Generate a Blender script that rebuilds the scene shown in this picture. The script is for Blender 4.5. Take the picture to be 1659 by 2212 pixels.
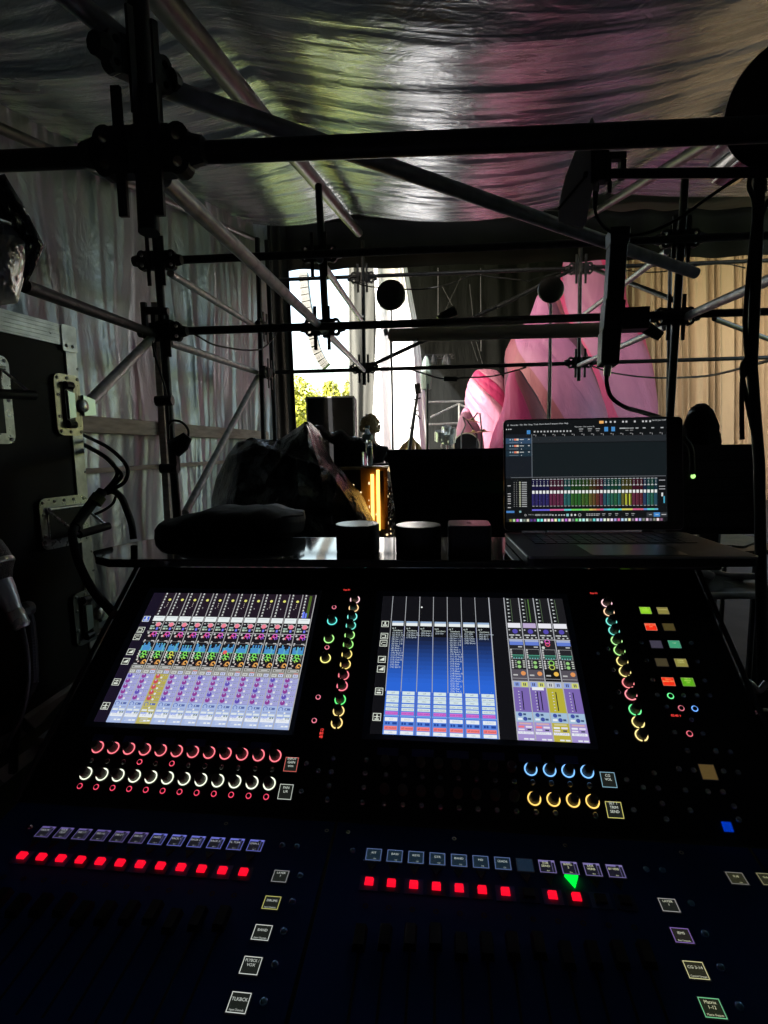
import bpy, bmesh, math, random
from mathutils import Vector as V3, Matrix, noise
random.seed(7)
R = math.radians
sc = bpy.context.scene
for o in list(bpy.data.objects): bpy.data.objects.remove(o)
col = sc.collection

# ------------------------------------------------------------------ camera
FPX, CX, CY = 1156.65, 829.5, 1106.0           # focal length / centre in 1659x2212 units
Xc = V3((.99382, -.00264, -.11098)).normalized()
_v = V3((0, 8.39, 1.0)); _v.x = -(Xc.y*_v.y + Xc.z*_v.z)/Xc.x; _v.normalize()
Zc = -_v; Yc = Zc.cross(Xc)
CAM = V3((0, 0, 1.5))
def c2w(c): return V3((Xc.dot(c), Yc.dot(c), Zc.dot(c)))
def rayc(u, v): return V3(((u-CX)/FPX, (v-CY)/FPX, 1.0))
def P(u, v, z): return CAM + c2w(rayc(u, v)*z)
cam_d = bpy.data.cameras.new("camera"); cam = bpy.data.objects.new("camera", cam_d); col.objects.link(cam)
rx, uy, bz = c2w(V3((1,0,0))), c2w(V3((0,-1,0))), c2w(V3((0,0,-1)))
M = Matrix.Identity(4)
for i in range(3):
    M[i][0], M[i][1], M[i][2], M[i][3] = rx[i], uy[i], bz[i], CAM[i]
cam.matrix_world = M
cam_d.sensor_fit = 'HORIZONTAL'; cam_d.sensor_width = 36; cam_d.lens = 36*FPX/1659
cam_d.clip_start = .02; cam_d.clip_end = 3000
sc.camera = cam
# ------------------------------------------------------------------ world, sun, exposure
EXP = 2.8
SUN_EL, SUN_AZ = R(40), R(222)      # azimuth measured from +Y towards +X (the sun stands to the left, a little behind)
w = bpy.data.worlds.new("World"); sc.world = w; w.use_nodes = True
nt = w.node_tree; sky = nt.nodes.new('ShaderNodeTexSky'); sky.sky_type = 'NISHITA'; sky.sun_disc = False
sky.sun_elevation = SUN_EL; sky.sun_rotation = SUN_AZ; sky.air_density = 1.5; sky.dust_density = 6.0
bg = nt.nodes['Background']; bg.inputs[1].default_value = .15
nt.links.new(sky.outputs[0], bg.inputs[0])
sd = bpy.data.lights.new('sun', 'SUN'); sd.energy = 2.6; sd.angle = R(.5); sd.color = (1, .97, .93)
sun = bpy.data.objects.new('sun', sd); col.objects.link(sun)
sdir = V3((math.sin(SUN_AZ)*math.cos(SUN_EL), math.cos(SUN_AZ)*math.cos(SUN_EL), math.sin(SUN_EL)))
sun.rotation_euler = sdir.to_track_quat('Z', 'Y').to_euler(); sun.location = (0, 0, 30)
sc.view_settings.view_transform = 'Standard'; sc.view_settings.look = 'None'
sc.view_settings.exposure = EXP; sc.view_settings.gamma = 1
E0 = 2**(-EXP)
sc.cycles.max_bounces = 10; sc.cycles.diffuse_bounces = 6; sc.cycles.glossy_bounces = 5

# ------------------------------------------------------------------ materials
MC = {}
def mat(name, c=(.5,.5,.5), r=.6, m=0., bump=None, var=None, emit=None, attr=False, spec=.5, trans=0., wave=None, sheen=0.):
    """bump=(scale xyz, strength, distance[, detail]); var=(scale xyz, dark factor)"""
    if name in MC: return MC[name]
    t = bpy.data.materials.new(name); t.use_nodes = True; n = t.node_tree.nodes; L = t.node_tree.links
    b = n['Principled BSDF']
    b.inputs['Base Color'].default_value = (*c, 1); b.inputs['Roughness'].default_value = r
    b.inputs['Metallic'].default_value = m; b.inputs['Specular IOR Level'].default_value = spec
    if trans: b.inputs['Transmission Weight'].default_value = trans
    if sheen: b.inputs['Sheen Weight'].default_value = sheen
    tc = n.new('ShaderNodeTexCoord'); src = None
    if attr:
        at = n.new('ShaderNodeAttribute'); at.attribute_name = 'Col'; src = at.outputs['Color']
    if emit is not None:
        if attr:
            L.new(src, b.inputs['Emission Color']); b.inputs['Base Color'].default_value = (.005,.005,.006,1)
        else: b.inputs['Emission Color'].default_value = (*c, 1)
        b.inputs['Emission Strength'].default_value = emit*E0
        MC[name] = t; return t
    if var:
        mp = n.new('ShaderNodeMapping'); mp.inputs['Scale'].default_value = var[0]; L.new(tc.outputs['Object'], mp.inputs[0])
        nz = n.new('ShaderNodeTexNoise'); nz.inputs['Scale'].default_value = 1; nz.inputs['Detail'].default_value = 6; L.new(mp.outputs[0], nz.inputs[0])
        rm = n.new('ShaderNodeMapRange'); rm.inputs[1].default_value = .3; rm.inputs[2].default_value = .7; rm.inputs[3].default_value = var[1]; rm.inputs[4].default_value = 1
        L.new(nz.outputs[0], rm.inputs[0])
        mx = n.new('ShaderNodeMix'); mx.data_type = 'RGBA'; mx.blend_type = 'MULTIPLY'; mx.inputs[0].default_value = 1
        if src: L.new(src, mx.inputs[6])
        else: mx.inputs[6].default_value = (*c, 1)
        L.new(rm.outputs[0], mx.inputs[7]); src = mx.outputs[2]
        rr = n.new('ShaderNodeMapRange'); rr.inputs[3].default_value = r*1.15; rr.inputs[4].default_value = r*.85
        L.new(nz.outputs[0], rr.inputs[0]); L.new(rr.outputs[0], b.inputs['Roughness'])
    if src: L.new(src, b.inputs['Base Color'])
    last = None
    for bp in (bump if isinstance(bump, list) else [bump] if bump else []):
        mp = n.new('ShaderNodeMapping'); mp.inputs['Scale'].default_value = bp[0]; L.new(tc.outputs['Object'], mp.inputs[0])
        nz = n.new('ShaderNodeTexNoise'); nz.inputs['Scale'].default_value = 1; nz.inputs['Detail'].default_value = bp[3] if len(bp) > 3 else 4
        nz.inputs['Distortion'].default_value = bp[4] if len(bp) > 4 else 0
        L.new(mp.outputs[0], nz.inputs[0])
        bm_ = n.new('ShaderNodeBump'); bm_.inputs['Strength'].default_value = bp[1]; bm_.inputs['Distance'].default_value = bp[2]
        L.new(nz.outputs[0], bm_.inputs['Height'])
        if last: L.new(last, bm_.inputs['Normal'])
        last = bm_.outputs[0]
    if last: L.new(last, b.inputs['Normal'])
    MC[name] = t; return t
black   = mat('black_plastic', (.012,.012,.014), .42, bump=((300,300,300),.15,.001), var=((14,14,14),.6))
panelm  = mat('console_panel', (.012,.013,.016), .33, var=((9,9,9),.65), bump=((400,400,400),.1,.0006))
rubber  = mat('rubber', (.012,.012,.012), .6)
steel   = mat('galvanised_tube', (.60,.62,.64), .42, .45, var=((18,18,18),.55), bump=((60,60,60),.2,.001))
darkst  = mat('dark_steel', (.05,.05,.052), .5, .5, var=((20,20,20),.5), bump=((60,60,60),.2,.001))
alum    = mat('aluminium_edge', (.85,.85,.83), .36, .6, var=((30,30,30),.6), bump=((4,900,900),.08,.0008))
chrome  = mat('zinc_hardware', (.80,.80,.78), .28, .7, var=((60,60,60),.6))
lamin   = mat('case_laminate', (.009,.009,.010), .6, spec=.3, var=((8,8,8),.7), bump=((500,500,500),.3,.0006))
timber  = mat('timber_batten', (.55,.43,.37), .75, var=((6,6,40),.6), bump=((20,20,200),.3,.002))
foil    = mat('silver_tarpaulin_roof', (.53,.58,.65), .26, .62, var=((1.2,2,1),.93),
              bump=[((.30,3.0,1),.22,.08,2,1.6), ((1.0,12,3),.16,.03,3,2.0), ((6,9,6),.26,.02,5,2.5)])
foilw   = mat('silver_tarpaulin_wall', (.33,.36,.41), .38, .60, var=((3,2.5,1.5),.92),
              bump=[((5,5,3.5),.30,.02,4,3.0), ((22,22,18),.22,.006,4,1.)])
bagfoil = mat('silver_wrap', (.85,.85,.83), .32, .75, bump=[((9,9,5),.8,.05,5,.8), ((40,40,20),.4,.01,5,.8)])
bin_    = mat('black_polythene', (.022,.022,.023), .24, spec=.7, bump=[((5,5,5),.6,.06,5,1.0), ((26,26,26),.5,.012,5,1.)])
cloth   = mat('black_cloth', (.012,.012,.013), .9, bump=((500,500,500),.4,.001), sheen=.1)
nylon   = mat('bag_nylon', (.010,.010,.011), .62, bump=[((12,12,12),.4,.02), ((700,700,700),.3,.0008)])
scrim   = mat('dark_scrim', (.016,.016,.016), .9, spec=.15, var=((2,2,4),.6))
mwhite  = mat('white_drape', (.62,.63,.66), .8, var=((6,1,.3),.85))
mgrey   = mat('grey_drape', (.045,.048,.044), .85, var=((6,1,.3),.8))
mdark   = mat('dark_backdrop', (.009,.010,.010), .9, spec=.05, var=((1.5,1,.6),.5), bump=((3,3,.3),.8,.1))
mbeige  = mat('beige_curtain', (.32,.24,.155), .85, spec=.1, var=((1.2,1,.25),.85), bump=((9,9,.4),.4,.05))
mink    = mat('inflatable_fabric', (1,1,1), .55, attr=True, bump=((1.3,1.3,.5),.6,.15,4,.6), var=((2,2,1),.85), spec=.3)
mfloor  = mat('stage_floor', (.012,.011,.011), .7, var=((3,3,3),.5), bump=((20,20,20),.3,.003))
mgrass  = mat('grass', (.10,.17,.03), .9, var=((.05,.05,.05),.5))
mleaf   = mat('leaf', (.30,.31,.010), .6, var=((1.5,1.5,1.5),.35))
mbark   = mat('bark', (.10,.08,.06), .9)
ui      = mat('screen_image', emit=1., attr=True, r=.25)
led     = mat('led_light', emit=1.5, attr=True, r=.5)
paint   = mat('painted', (1,1,1), .5, attr=True, var=((10,10,10),.75))
skin_m  = mat('skin', (.45,.28,.2), .6)
glassm  = mat('clear_bottle', (.75,.9,.95), .08, trans=.85)

# ------------------------------------------------------------------ mesh builder
_txt = {}
def text_geo(s, align='CENTER'):
    k = (s, align)
    if k not in _txt:
        cu = bpy.data.curves.new('t', 'FONT'); cu.body = s; cu.align_x = align; cu.align_y = 'CENTER'; cu.resolution_u = 2; cu.space_line = .9
        ob = bpy.data.objects.new('t', cu); col.objects.link(ob)
        dg = bpy.context.evaluated_depsgraph_get(); me = ob.evaluated_get(dg).to_mesh()
        _txt[k] = ([tuple(v.co)[:2] for v in me.vertices], [tuple(p.vertices) for p in me.polygons])
        ob.evaluated_get(dg).to_mesh_clear(); bpy.data.objects.remove(ob); bpy.data.curves.remove(cu)
    return _txt[k]
class Fr:                                  # a plane frame: origin, two axes in the plane, normal
    def __init__(s, o, ex, ey): s.o, s.ex, s.ey = V3(o), V3(ex).normalized(), V3(ey).normalized(); s.n = s.ex.cross(s.ey).normalized()
    def __call__(s, a, b, h=0): return s.o + s.ex*a + s.ey*b + s.n*h
    def hit(s, u, v, h=0):                 # pixel ray against the plane raised by h
        d = c2w(rayc(u, v)); o = s.o + s.n*h; t = (o-CAM).dot(s.n)/d.dot(s.n); q = CAM + d*t - o
        return q.dot(s.ex), q.dot(s.ey)
    def at(s, a, b):
        f = Fr(s(a, b), s.ex, s.ey); f.n = s.n; return f
class MB:
    def __init__(s): s.v, s.f, s.m, s.c, s.col = [], [], [], [], (1,1,1)
    def face(s, pts, c=None, m=0):
        i = len(s.v); s.v += [tuple(p) for p in pts]; s.f.append(tuple(range(i, i+len(pts)))); s.m.append(m); s.c.append(c or s.col); return s
    def raw(s, vs, fs, c=None, m=0):
        i = len(s.v); s.v += [tuple(p) for p in vs]
        for f in fs: s.f.append(tuple(i+k for k in f)); s.m.append(m); s.c.append(c or s.col)
        return s
    def box8(s, p, c=None, m=0):           # p: bottom 4 then top 4
        return s.raw(p, [(0,3,2,1),(4,5,6,7),(0,1,5,4),(1,2,6,5),(2,3,7,6),(3,0,4,7)], c, m)
    def fbox(s, F, a0, b0, a1, b1, h0, h1, c=None, m=0, tap=0):
        t = tap
        return s.box8([F(a0,b0,h0),F(a1,b0,h0),F(a1,b1,h0),F(a0,b1,h0),F(a0+t,b0+t,h1),F(a1-t,b0+t,h1),F(a1-t,b1-t,h1),F(a0+t,b1-t,h1)], c, m)
    def box(s, c0, hx, c=None, m=0, rz=0):
        c0 = V3(c0); cs, sn = math.cos(rz), math.sin(rz)
        F = Fr(c0, (cs,sn,0), (-sn,cs,0)); return s.fbox(F, -hx[0], -hx[1], hx[0], hx[1], -hx[2], hx[2], c, m)
    def rect(s, F, a0, b0, a1, b1, h, c): return s.face([F(a0,b0,h),F(a1,b0,h),F(a1,b1,h),F(a0,b1,h)], c)
    def frame(s, F, a0, b0, a1, b1, t, h, c):
        s.rect(F,a0,b0,a1,b0+t,h,c); s.rect(F,a0,b1-t,a1,b1,h,c); s.rect(F,a0,b0+t,a0+t,b1-t,h,c); s.rect(F,a1-t,b0+t,a1,b1-t,h,c); return s
    def rr(s, F, a0, b0, a1, b1, rad, h0, h1, c=None, m=0, k=5):
        o = []
        for (cx, cy, st) in ((a1-rad,b1-rad,0),(a0+rad,b1-rad,90),(a0+rad,b0+rad,180),(a1-rad,b0+rad,270)):
            for i in range(k+1):
                an = R(st+90*i/k); o.append((cx+rad*math.cos(an), cy+rad*math.sin(an)))
        return s.prism([F(x,y,h0) for x,y in o], F.n*(h1-h0), c, m)
    def prism(s, pts, d, c=None, m=0):
        n = len(pts); pts = [V3(p) for p in pts]
        vs = pts + [p+d for p in pts]
        return s.raw(vs, [tuple(range(n-1,-1,-1)), tuple(range(n,2*n))]+[(i,(i+1)%n,(i+1)%n+n,i+n) for i in range(n)], c, m)
    def text(s, F, a, b, size, st, c, h=.0004, align='CENTER', flip=-1, sx=1.):
        vs, fs = text_geo(st, align)
        return s.raw([F(a+x*size*sx, b+flip*y*size, h) for x,y in vs], fs, c)
    def tube(s, pts, r, n=10, c=None, m=0, cap=True):
        pts = [V3(p) for p in pts]; rs = r if isinstance(r, (list,tuple)) else [r]*len(pts)
        rings = []; up = None
        for i, p in enumerate(pts):
            d = (pts[min(i+1,len(pts)-1)]-pts[max(i-1,0)]).normalized()
            if up is None: up = d.orthogonal().normalized()
            up = (up - d*up.dot(d)).normalized(); b = d.cross(up)
            rings.append([p+(up*math.cos(2*math.pi*k/n)+b*math.sin(2*math.pi*k/n))*rs[i] for k in range(n)])
        i0 = len(s.v); vs = [q for rg in rings for q in rg]; fs = []
        for i in range(len(rings)-1):
            for k in range(n): fs.append((i*n+k, i*n+(k+1)%n, (i+1)*n+(k+1)%n, (i+1)*n+k))
        if cap: fs += [tuple(range(n-1,-1,-1)), tuple(range((len(rings)-1)*n, len(rings)*n))]
        return s.raw(vs, fs, c, m)
    def ring(s, F, a, b, r0, r1, h, c, a0=0, a1=360, n=28):   # flat annulus sector
        k0 = [R(a0+(a1-a0)*i/n) for i in range(n+1)]
        vs = [F(a+r0*math.cos(t), b+r0*math.sin(t), h) for t in k0]+[F(a+r1*math.cos(t), b+r1*math.sin(t), h) for t in k0]
        return s.raw(vs, [(i,i+1,n+2+i,n+1+i) for i in range(n)], c)
    def disc(s, F, a, b, r, h, c, n=16): return s.face([F(a+r*math.cos(2*math.pi*i/n), b+r*math.sin(2*math.pi*i/n), h) for i in range(n)], c)
    def lathe(s, F, prof, n=16, c=None, m=0):   # prof: (radius, height along F.n)
        vs = [F(r*math.cos(2*math.pi*k/n), r*math.sin(2*math.pi*k/n), h) for r,h in prof for k in range(n)]; fs = []
        for i in range(len(prof)-1):
            for k in range(n): fs.append((i*n+k, i*n+(k+1)%n, (i+1)*n+(k+1)%n, (i+1)*n+k))
        fs += [tuple(range(n-1,-1,-1)), tuple(range((len(prof)-1)*n, len(prof)*n))]
        return s.raw(vs, fs, c, m)
    def grid(s, fn, nu, nv, c=None, m=0):
        vs = [fn(i/nu, j/nv) for j in range(nv+1) for i in range(nu+1)]
        return s.raw(vs, [(j*(nu+1)+i, j*(nu+1)+i+1, (j+1)*(nu+1)+i+1, (j+1)*(nu+1)+i) for j in range(nv) for i in range(nu)], c, m)
    def build(s, name, mats, parent=None, smooth=False, recalc=False, bevel=0, thick=0):
        me = bpy.data.meshes.new(name); me.from_pydata(s.v, [], s.f)
        mats = mats if isinstance(mats, (list,tuple)) else [mats]
        for t in mats: me.materials.append(t)
        me.polygons.foreach_set('material_index', s.m)
        ca = me.color_attributes.new('Col', 'FLOAT_COLOR', 'CORNER')
        buf = []
        for f, c in zip(s.f, s.c): buf += [c[0], c[1], c[2], 1.]*len(f)
        ca.data.foreach_set('color', buf)
        if smooth: me.polygons.foreach_set('use_smooth', [True]*len(me.polygons))
        me.update()
        if recalc:
            b = bmesh.new(); b.from_mesh(me); bmesh.ops.recalc_face_normals(b, faces=b.faces); b.to_mesh(me); b.free()
        o = bpy.data.objects.new(name, me); col.objects.link(o)
        if thick:
            md = o.modifiers.new('thick', 'SOLIDIFY'); md.thickness = thick; md.offset = 0
        if bevel:
            md = o.modifiers.new('bevel', 'BEVEL'); md.width = bevel; md.segments = 2; md.limit_method = 'ANGLE'
        if smooth and not thick:
            try: me.set_sharp_from_angle(angle=R(45))
            except Exception: pass
        if parent: o.parent = parent
        return o
def tag(o, label=None, cat=None, group=None, kind=None):
    if label: o['label'] = label
    if cat: o['category'] = cat
    if group: o['group'] = group
    if kind: o['kind'] = kind
    return o
def thing(name, label, cat, group=None):
    o = bpy.data.objects.new(name, None); col.objects.link(o); o.empty_display_size = .1
    return tag(o, label, cat, group)
def zp(k, x, y):
    S = {'1':(0,0,.5),'2':(829.5,0,.5),'3':(0,512,.3527),'4':(556,512,.3527),'5':(1073.8,512,.3527),'6':(0,877.8,.3086),
         '7':(329.2,877.8,.463),'8':(1024,863,.3827),'s1':(182.9,1243.5,.3307),'s2':(658.4,1243.5,.26455),'s3':(1060.7,1243.5,.3607),
         's4':(0,1572.7,.4409),'s5':(694.9,1572.7,.3307),'s6':(1170.4,1572.7,.2945),'s7':(292.6,1828.7,.4409),'s8':(1170.4,1828.7,.2945),
         'a':(1170.4,256,.2945),'b':(0,658.35,.17637),'c':(0,1009.5,.18853),'d':(921.7,790,.13228),'e':(1426.4,1097.3,.14022),
         'h':(599.8,570.6,.19401),'p':(694.9,863.2,.13228),'r':(760.8,914.4,.11575),'m':(0,1155.8,.2382),'v':(1360.6,1287.4,.14549)}
    o = S[k]; return o[0]+o[2]*x, o[1]+o[2]*y
def PZ(k, x, y, z): return P(*zp(k, x, y), z)
def fbm(x, y, z, o=4): return noise.fractal(V3((x,y,z)), .9, 2.1, o)

# ================================================================== SETTING
MB().face([(-900,-300,-1.05),(900,-300,-1.05),(900,1500,-1.05),(-900,1500,-1.05)]).build('ground', mgrass)['kind'] = 'structure'
o = MB().box((3,9,-.16),(9,12.5,.15)).build('stage_floor', mfloor); o['kind'] = 'structure'
def hill(i, j):
    x = -500+900*i; y = 150+350*j
    h = 62*math.sin(min(1,j*1.25)*math.pi/2)*(.9+.18*noise.noise(V3((x*.006,y*.006,0))))*(1-.10*abs(i-.35))
    return (x, y, -1.0+h*(j > 0))
tag(MB().grid(hill, 60, 30).build('hill', mat('hillside', (.30,.36,.12), .9, var=((.02,.03,.02),.6)), smooth=True), kind='structure')

MB().box((6.8,12.6,9.6),(11.2,8.4,.08)).build('stage_sunshade', scrim)['kind'] = 'structure'  # unseen slab overhead, added to keep sun off the inflatables and backdrop
# ---- silver tent
dR = c2w(rayc(923, 679)); dR = dR/dR.y                       # direction of roof beams (y = 1)
ZF = 6.3
eav, rid, rgt = P(558,520,ZF), P(775,503,ZF), P(1268,468,ZF)
def roofz(y, base):                                           # height along the roof from its front point
    return max(base.z + dR.z*(y-base.y), 1.5+1.0)
yF = 6.25
WX = eav.x-.04
def roof(i, j):
    y = -2.7 + (yF+2.7)*j; X0 = WX-.12; X1 = 4.9; x = X0+(X1-X0)*i
    zb = 1.5+2.50 + dR.z*(y-yF) + .03*(x-eav.x)*.3
    xr = rid.x + dR.x*(y-rid.y); xq = rgt.x + dR.x*(y-rgt.y)
    for (p, q, s) in ((X0, xr, .10), (xr, xq, .24), (xq, X1+.8, .2)):
        if p <= x <= q+1e-6:
            t = (x-p)/(q-p); zb -= s*math.sin(math.pi*t)*(1-.25*j)
    xy = y+.10*noise.noise(V3((x*.7,y*1.1,6.)))
    zb += -.014*max(0,1-abs(noise.noise(V3((x*.25, xy*3.0, 4.))))*4)**2 - .007*max(0,1-abs(noise.noise(V3((x*.5, xy*6.5, 8.))))*4)**2
    zb += .030*fbm(x*.22, y*1.6, 3.) + .010*fbm(x*.8, y*6, 9.)
    zb = max(zb, 2.45)
    return (x, y, zb+.10)
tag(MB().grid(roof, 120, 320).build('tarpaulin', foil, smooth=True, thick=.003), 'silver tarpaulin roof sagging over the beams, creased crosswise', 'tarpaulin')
def lwall(i, j):
    y = -2.6+(yF+2.4+.85)*i
    top = max(1.5+2.50 + dR.z*(y-yF) + .16, 2.60); zz = top*j
    wy = y + .12*noise.noise(V3((y*1.3, zz*.9, 2.))); x = WX + .07*fbm(wy*1.7, zz*.22, 1., 2) + .035*max(0,1-abs(noise.noise(V3((wy*3.1, zz*.22, 4.))))*3.2)**2 + .016*max(0,1-abs(noise.noise(V3((wy*7.5, zz*.6, 8.))))*3.5)**2
    return (x, y, zz)
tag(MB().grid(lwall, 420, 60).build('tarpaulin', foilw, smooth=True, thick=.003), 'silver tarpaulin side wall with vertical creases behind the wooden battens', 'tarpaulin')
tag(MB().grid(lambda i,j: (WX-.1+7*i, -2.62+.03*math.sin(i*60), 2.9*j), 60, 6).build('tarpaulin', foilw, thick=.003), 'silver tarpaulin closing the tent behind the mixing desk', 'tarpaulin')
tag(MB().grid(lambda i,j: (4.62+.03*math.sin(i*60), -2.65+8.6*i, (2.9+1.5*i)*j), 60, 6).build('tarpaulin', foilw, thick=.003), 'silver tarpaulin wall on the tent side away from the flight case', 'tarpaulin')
def cyl(name, A, B, r, m, label=None, cat=None, parent=None, n=14):
    o = MB().tube([A,B], r, n).build(name, m, parent, smooth=True)
    return tag(o, label, cat)
for base, lab, r_ in ((eav,'roof beam along the top of the creased side wall',.026), (rid,'thick roof beam running under the middle of the silver roof',.047), (rgt,'roof beam at the right with a bright lit edge',.04)):
    A = V3((base.x+dR.x*(.6-base.y), .6, base.z+dR.z*(.6-base.y))); 
    cyl('roof_beam', A, base, r_, mat('beam_metal', (.12,.12,.12), .38, .5, var=((10,10,10),.6)), lab, 'beam')
tag(MB().grid(lambda i,j: (WX-.5+7.6*i, 6.15+3.2*j, 4.16+.9*j+.02*math.sin(i*30)), 40, 8).build('canopy', scrim, thick=.004), 'dark canopy strip joining the silver roof to the opening', 'canopy')  # unseen; added so the sun misses the far scaffold and the valance
# front lintel cloth and side curtain
def lint(i, j):
    a = P(585+1130*i, 470-22*i, 7.1); b = P(585+1130*i, 586-36*i, 7.1); q = a.lerp(b, j)
    return q + V3((0, .04*math.sin(i*50+3*math.sin(i*9)), 0))
tag(MB().grid(lint, 120, 6).build('valance', scrim, smooth=True, thick=.004), 'dark cloth valance across the top of the tent opening', 'valance')
def scur(i, j):
    u = 553+62*i+ (10*j*i); a = P(u, 505, 6.9); return (a.x, a.y+.05*math.sin(i*22)+.1*i, max(0.002,(a.z+.3)*(1-j)))
tag(MB().grid(scur, 40, 20).build('side_curtain', scrim, smooth=True, thick=.004), 'black curtain hanging at the left edge of the tent opening', 'curtain')
tag(MB().grid(lambda i,j: (WX-.12-1.1*i, 6.85+2.6*i, 4.9*j), 12, 4).build('side_curtain', scrim, thick=.004), 'black curtain running back from the left edge of the tent opening', 'curtain')  # out of view; added to stop sun reaching the stacked cases
# timber battens on the side wall
bx = WX+.07
def onX(u, v, x):
    d = c2w(rayc(u, v)); t = (x-CAM.x)/d.x; return CAM+d*t
q0, q1 = onX(*zp('3',500,1145), bx), onX(*zp('3',1600,1190), bx)
bt = thing('timber_frame', 'pinkish timber battens crossing on the silver side wall', 'timber frame')
def bar(A, B, w_, d_, name, m, parent):
    A, B = V3(A), V3(B); ax = (B-A).normalized(); s = ax.cross(V3((1,0,0))).normalized(); F = Fr(A, ax, s)
    return MB().fbox(F, 0, -w_/2, (B-A).length, w_/2, -d_/2, d_/2).build(name, m, parent, bevel=.003)
bar((bx, q0.y-.6, q0.z), (bx+.0, q1.y+.2, q0.z), .10, .05, 'rail', timber, bt)
vy = onX(*zp('3',935,900), bx).y
bar((bx+.056, vy, 0.02), (bx+.056, vy+.02, onX(*zp('3',900,400), bx).z), .055, .05, 'stud', timber, bt)
bar((bx, q0.y-.6, q0.z-.28), (bx+.0, q1.y+.2, q0.z-.28), .03, .04, 'rail', timber, bt)
bar((bx, q0.y-.6, .35), (bx, q1.y+.2, .35), .10, .05, 'rail', timber, bt)

# ---- scaffolding
def washer(mb, F, a, b, r0, r1, h0, h1, n=14):
    vs = []
    for r_, h in ((r0,h0),(r1,h0),(r1,h1),(r0,h1)): vs += [F(a+r_*math.cos(6.2832*k/n), b+r_*math.sin(6.2832*k/n), h) for k in range(n)]
    mb.raw(vs, [(q*n+k, q*n+(k+1)%n, ((q+1)%4)*n+(k+1)%n, ((q+1)%4)*n+k) for q in range(4) for k in range(n)])
def clamp(mb, c, ax, s=1.0):     # rosette-style double wedge clamp round a post; ax = ledger direction
    c = V3(c); ax = V3(ax).normalized(); up = V3((0,0,1)); n = ax.cross(up).normalized()
    F = Fr(c, ax, up)
    mb.lathe(Fr(c-up*.045*s, (1,0,0), (0,1,0)), [(.034*s,0),(.034*s,.09*s)], 12)
    for sg in (-1, 1):
        mb.fbox(F, min(sg*.02,sg*.072)*s, -.052*s, max(sg*.02,sg*.072)*s, .052*s, -.018*s, .018*s)
        for hz in (-.029, .029): washer(mb, F, sg*.090*s, hz*s, .012*s, .028*s, -.016*s, .016*s)
        mb.fbox(F, min(sg*.0725,sg*.125)*s, -.009*s, max(sg*.0725,sg*.125)*s, .009*s, -.0155*s, .0155*s)
        mb.tube([F(sg*.118*s,0), F(sg*.15*s,0)], [.036*s,.028*s], 10)
        mb.fbox(F, (sg*.045-.011)*s, -.15*s, (sg*.045+.011)*s, .13*s, .019*s, .029*s)
def scaff(name, label, posts, ledgers, braces, clamps, m=darkst, bm=steel, r=.0242, group=None):
    t = thing(name, label, 'scaffold', group)
    for A, B in posts: cyl('post', A, B, r, m, parent=t)
    for A, B in ledgers: cyl('ledger', A, B, r, m, parent=t)
    for A, B in braces: cyl('brace', A, B, r, bm, parent=t)
    for c in clamps:
        mb = MB(); clamp(mb, c[0], c[1], c[2] if len(c) > 2 else 1.); mb.build('clamp', [m, chrome], t)
    return t
zA = 1.25
axA = (P(1640,283,1.10)-P(10,350,1.32)).normalized()
A0, A1 = P(-160,355,1.36), P(1840,272,1.06)
scaff('scaffold_frame', 'nearest scaffold frame with a stub post hanging above the desk', 
      [(P(322,503,zA), P(286,-260,zA))], [(A0, A1)],
      [(P(285,165,zA+.06), P(1502,590,2.45)), (P(352,385,1.35), P(702,715,3.55)), (P(262,85,1.24), P(60,-80,1.1))],
      [(P(311,330,zA), axA, 1.0), (P(299,140,zA), (.3,.9,.2), .8)])
zB = 3.45
axB = (P(1462,518,3.3)-P(350,562,3.6)).normalized()
scaff('scaffold_frame', 'middle scaffold frame with two long ledgers and three posts', 
      [(P(383,1120,3.2), P(325,350,3.2)), (P(705,728,3.55), P(688,400,3.55)), (P(1447,905,3.4), P(1480,385,3.4))],
      [(P(330,564,3.3), P(1690,507,3.35)), (P(345,717,3.3), P(1690,672,3.35))],
      [(PZ('5',500,785,6.6), PZ('5',1030,550,3.6)), (PZ('5',525,480,6.6), PZ('5',1045,85,3.5)), (PZ('5',1150,490,3.4), PZ('5',1900,160,1.9)),
       (P(702,715,3.5), P(786,800,6.7)), (P(690,560,3.5), P(786,700,6.7))],
      [(P(340,563,3.2), axB), (P(352,717,3.2), axB), (P(690,549,3.55), axB), (P(697,707,3.55), axB), (P(1468,516,3.4), axB), (P(1457,684,3.4), axB)])
zC = 6.8; axC = (P(1659,563,6.6)-P(609,604,6.9)).normalized()
scaff('scaffold_frame', 'farthest scaffold frame standing in the tent opening', 
      [(PZ('4',655,905,6.85), P(783,520,6.85)), (PZ('5',500,880,6.7), P(1254,500,6.7)), (P(1440,1050,6.7), P(1448,560,6.7))],
      [(P(560,606,6.9), P(1700,561,6.6)), (P(575,805,6.9), P(1700,771,6.6))],
      [(PZ('4',700,785,6.85), PZ('4',1660,335,6.75)), (PZ('5',0,430,6.75), PZ('5',470,195,6.7)), (PZ('5',590,195,6.7), PZ('5',1080,385,4.8)), (PZ('5',1330,500,5), PZ('5',1700,640,6.0))],
      [(P(783,600,6.85), axC, 1.25), (P(786,795,6.85), axC, 1.25), (P(1254,580,6.7), axC, 1.25), (P(1252,783,6.7), axC, 1.25)], bm=darkst)
axY = V3((.02,1,0))
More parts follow.
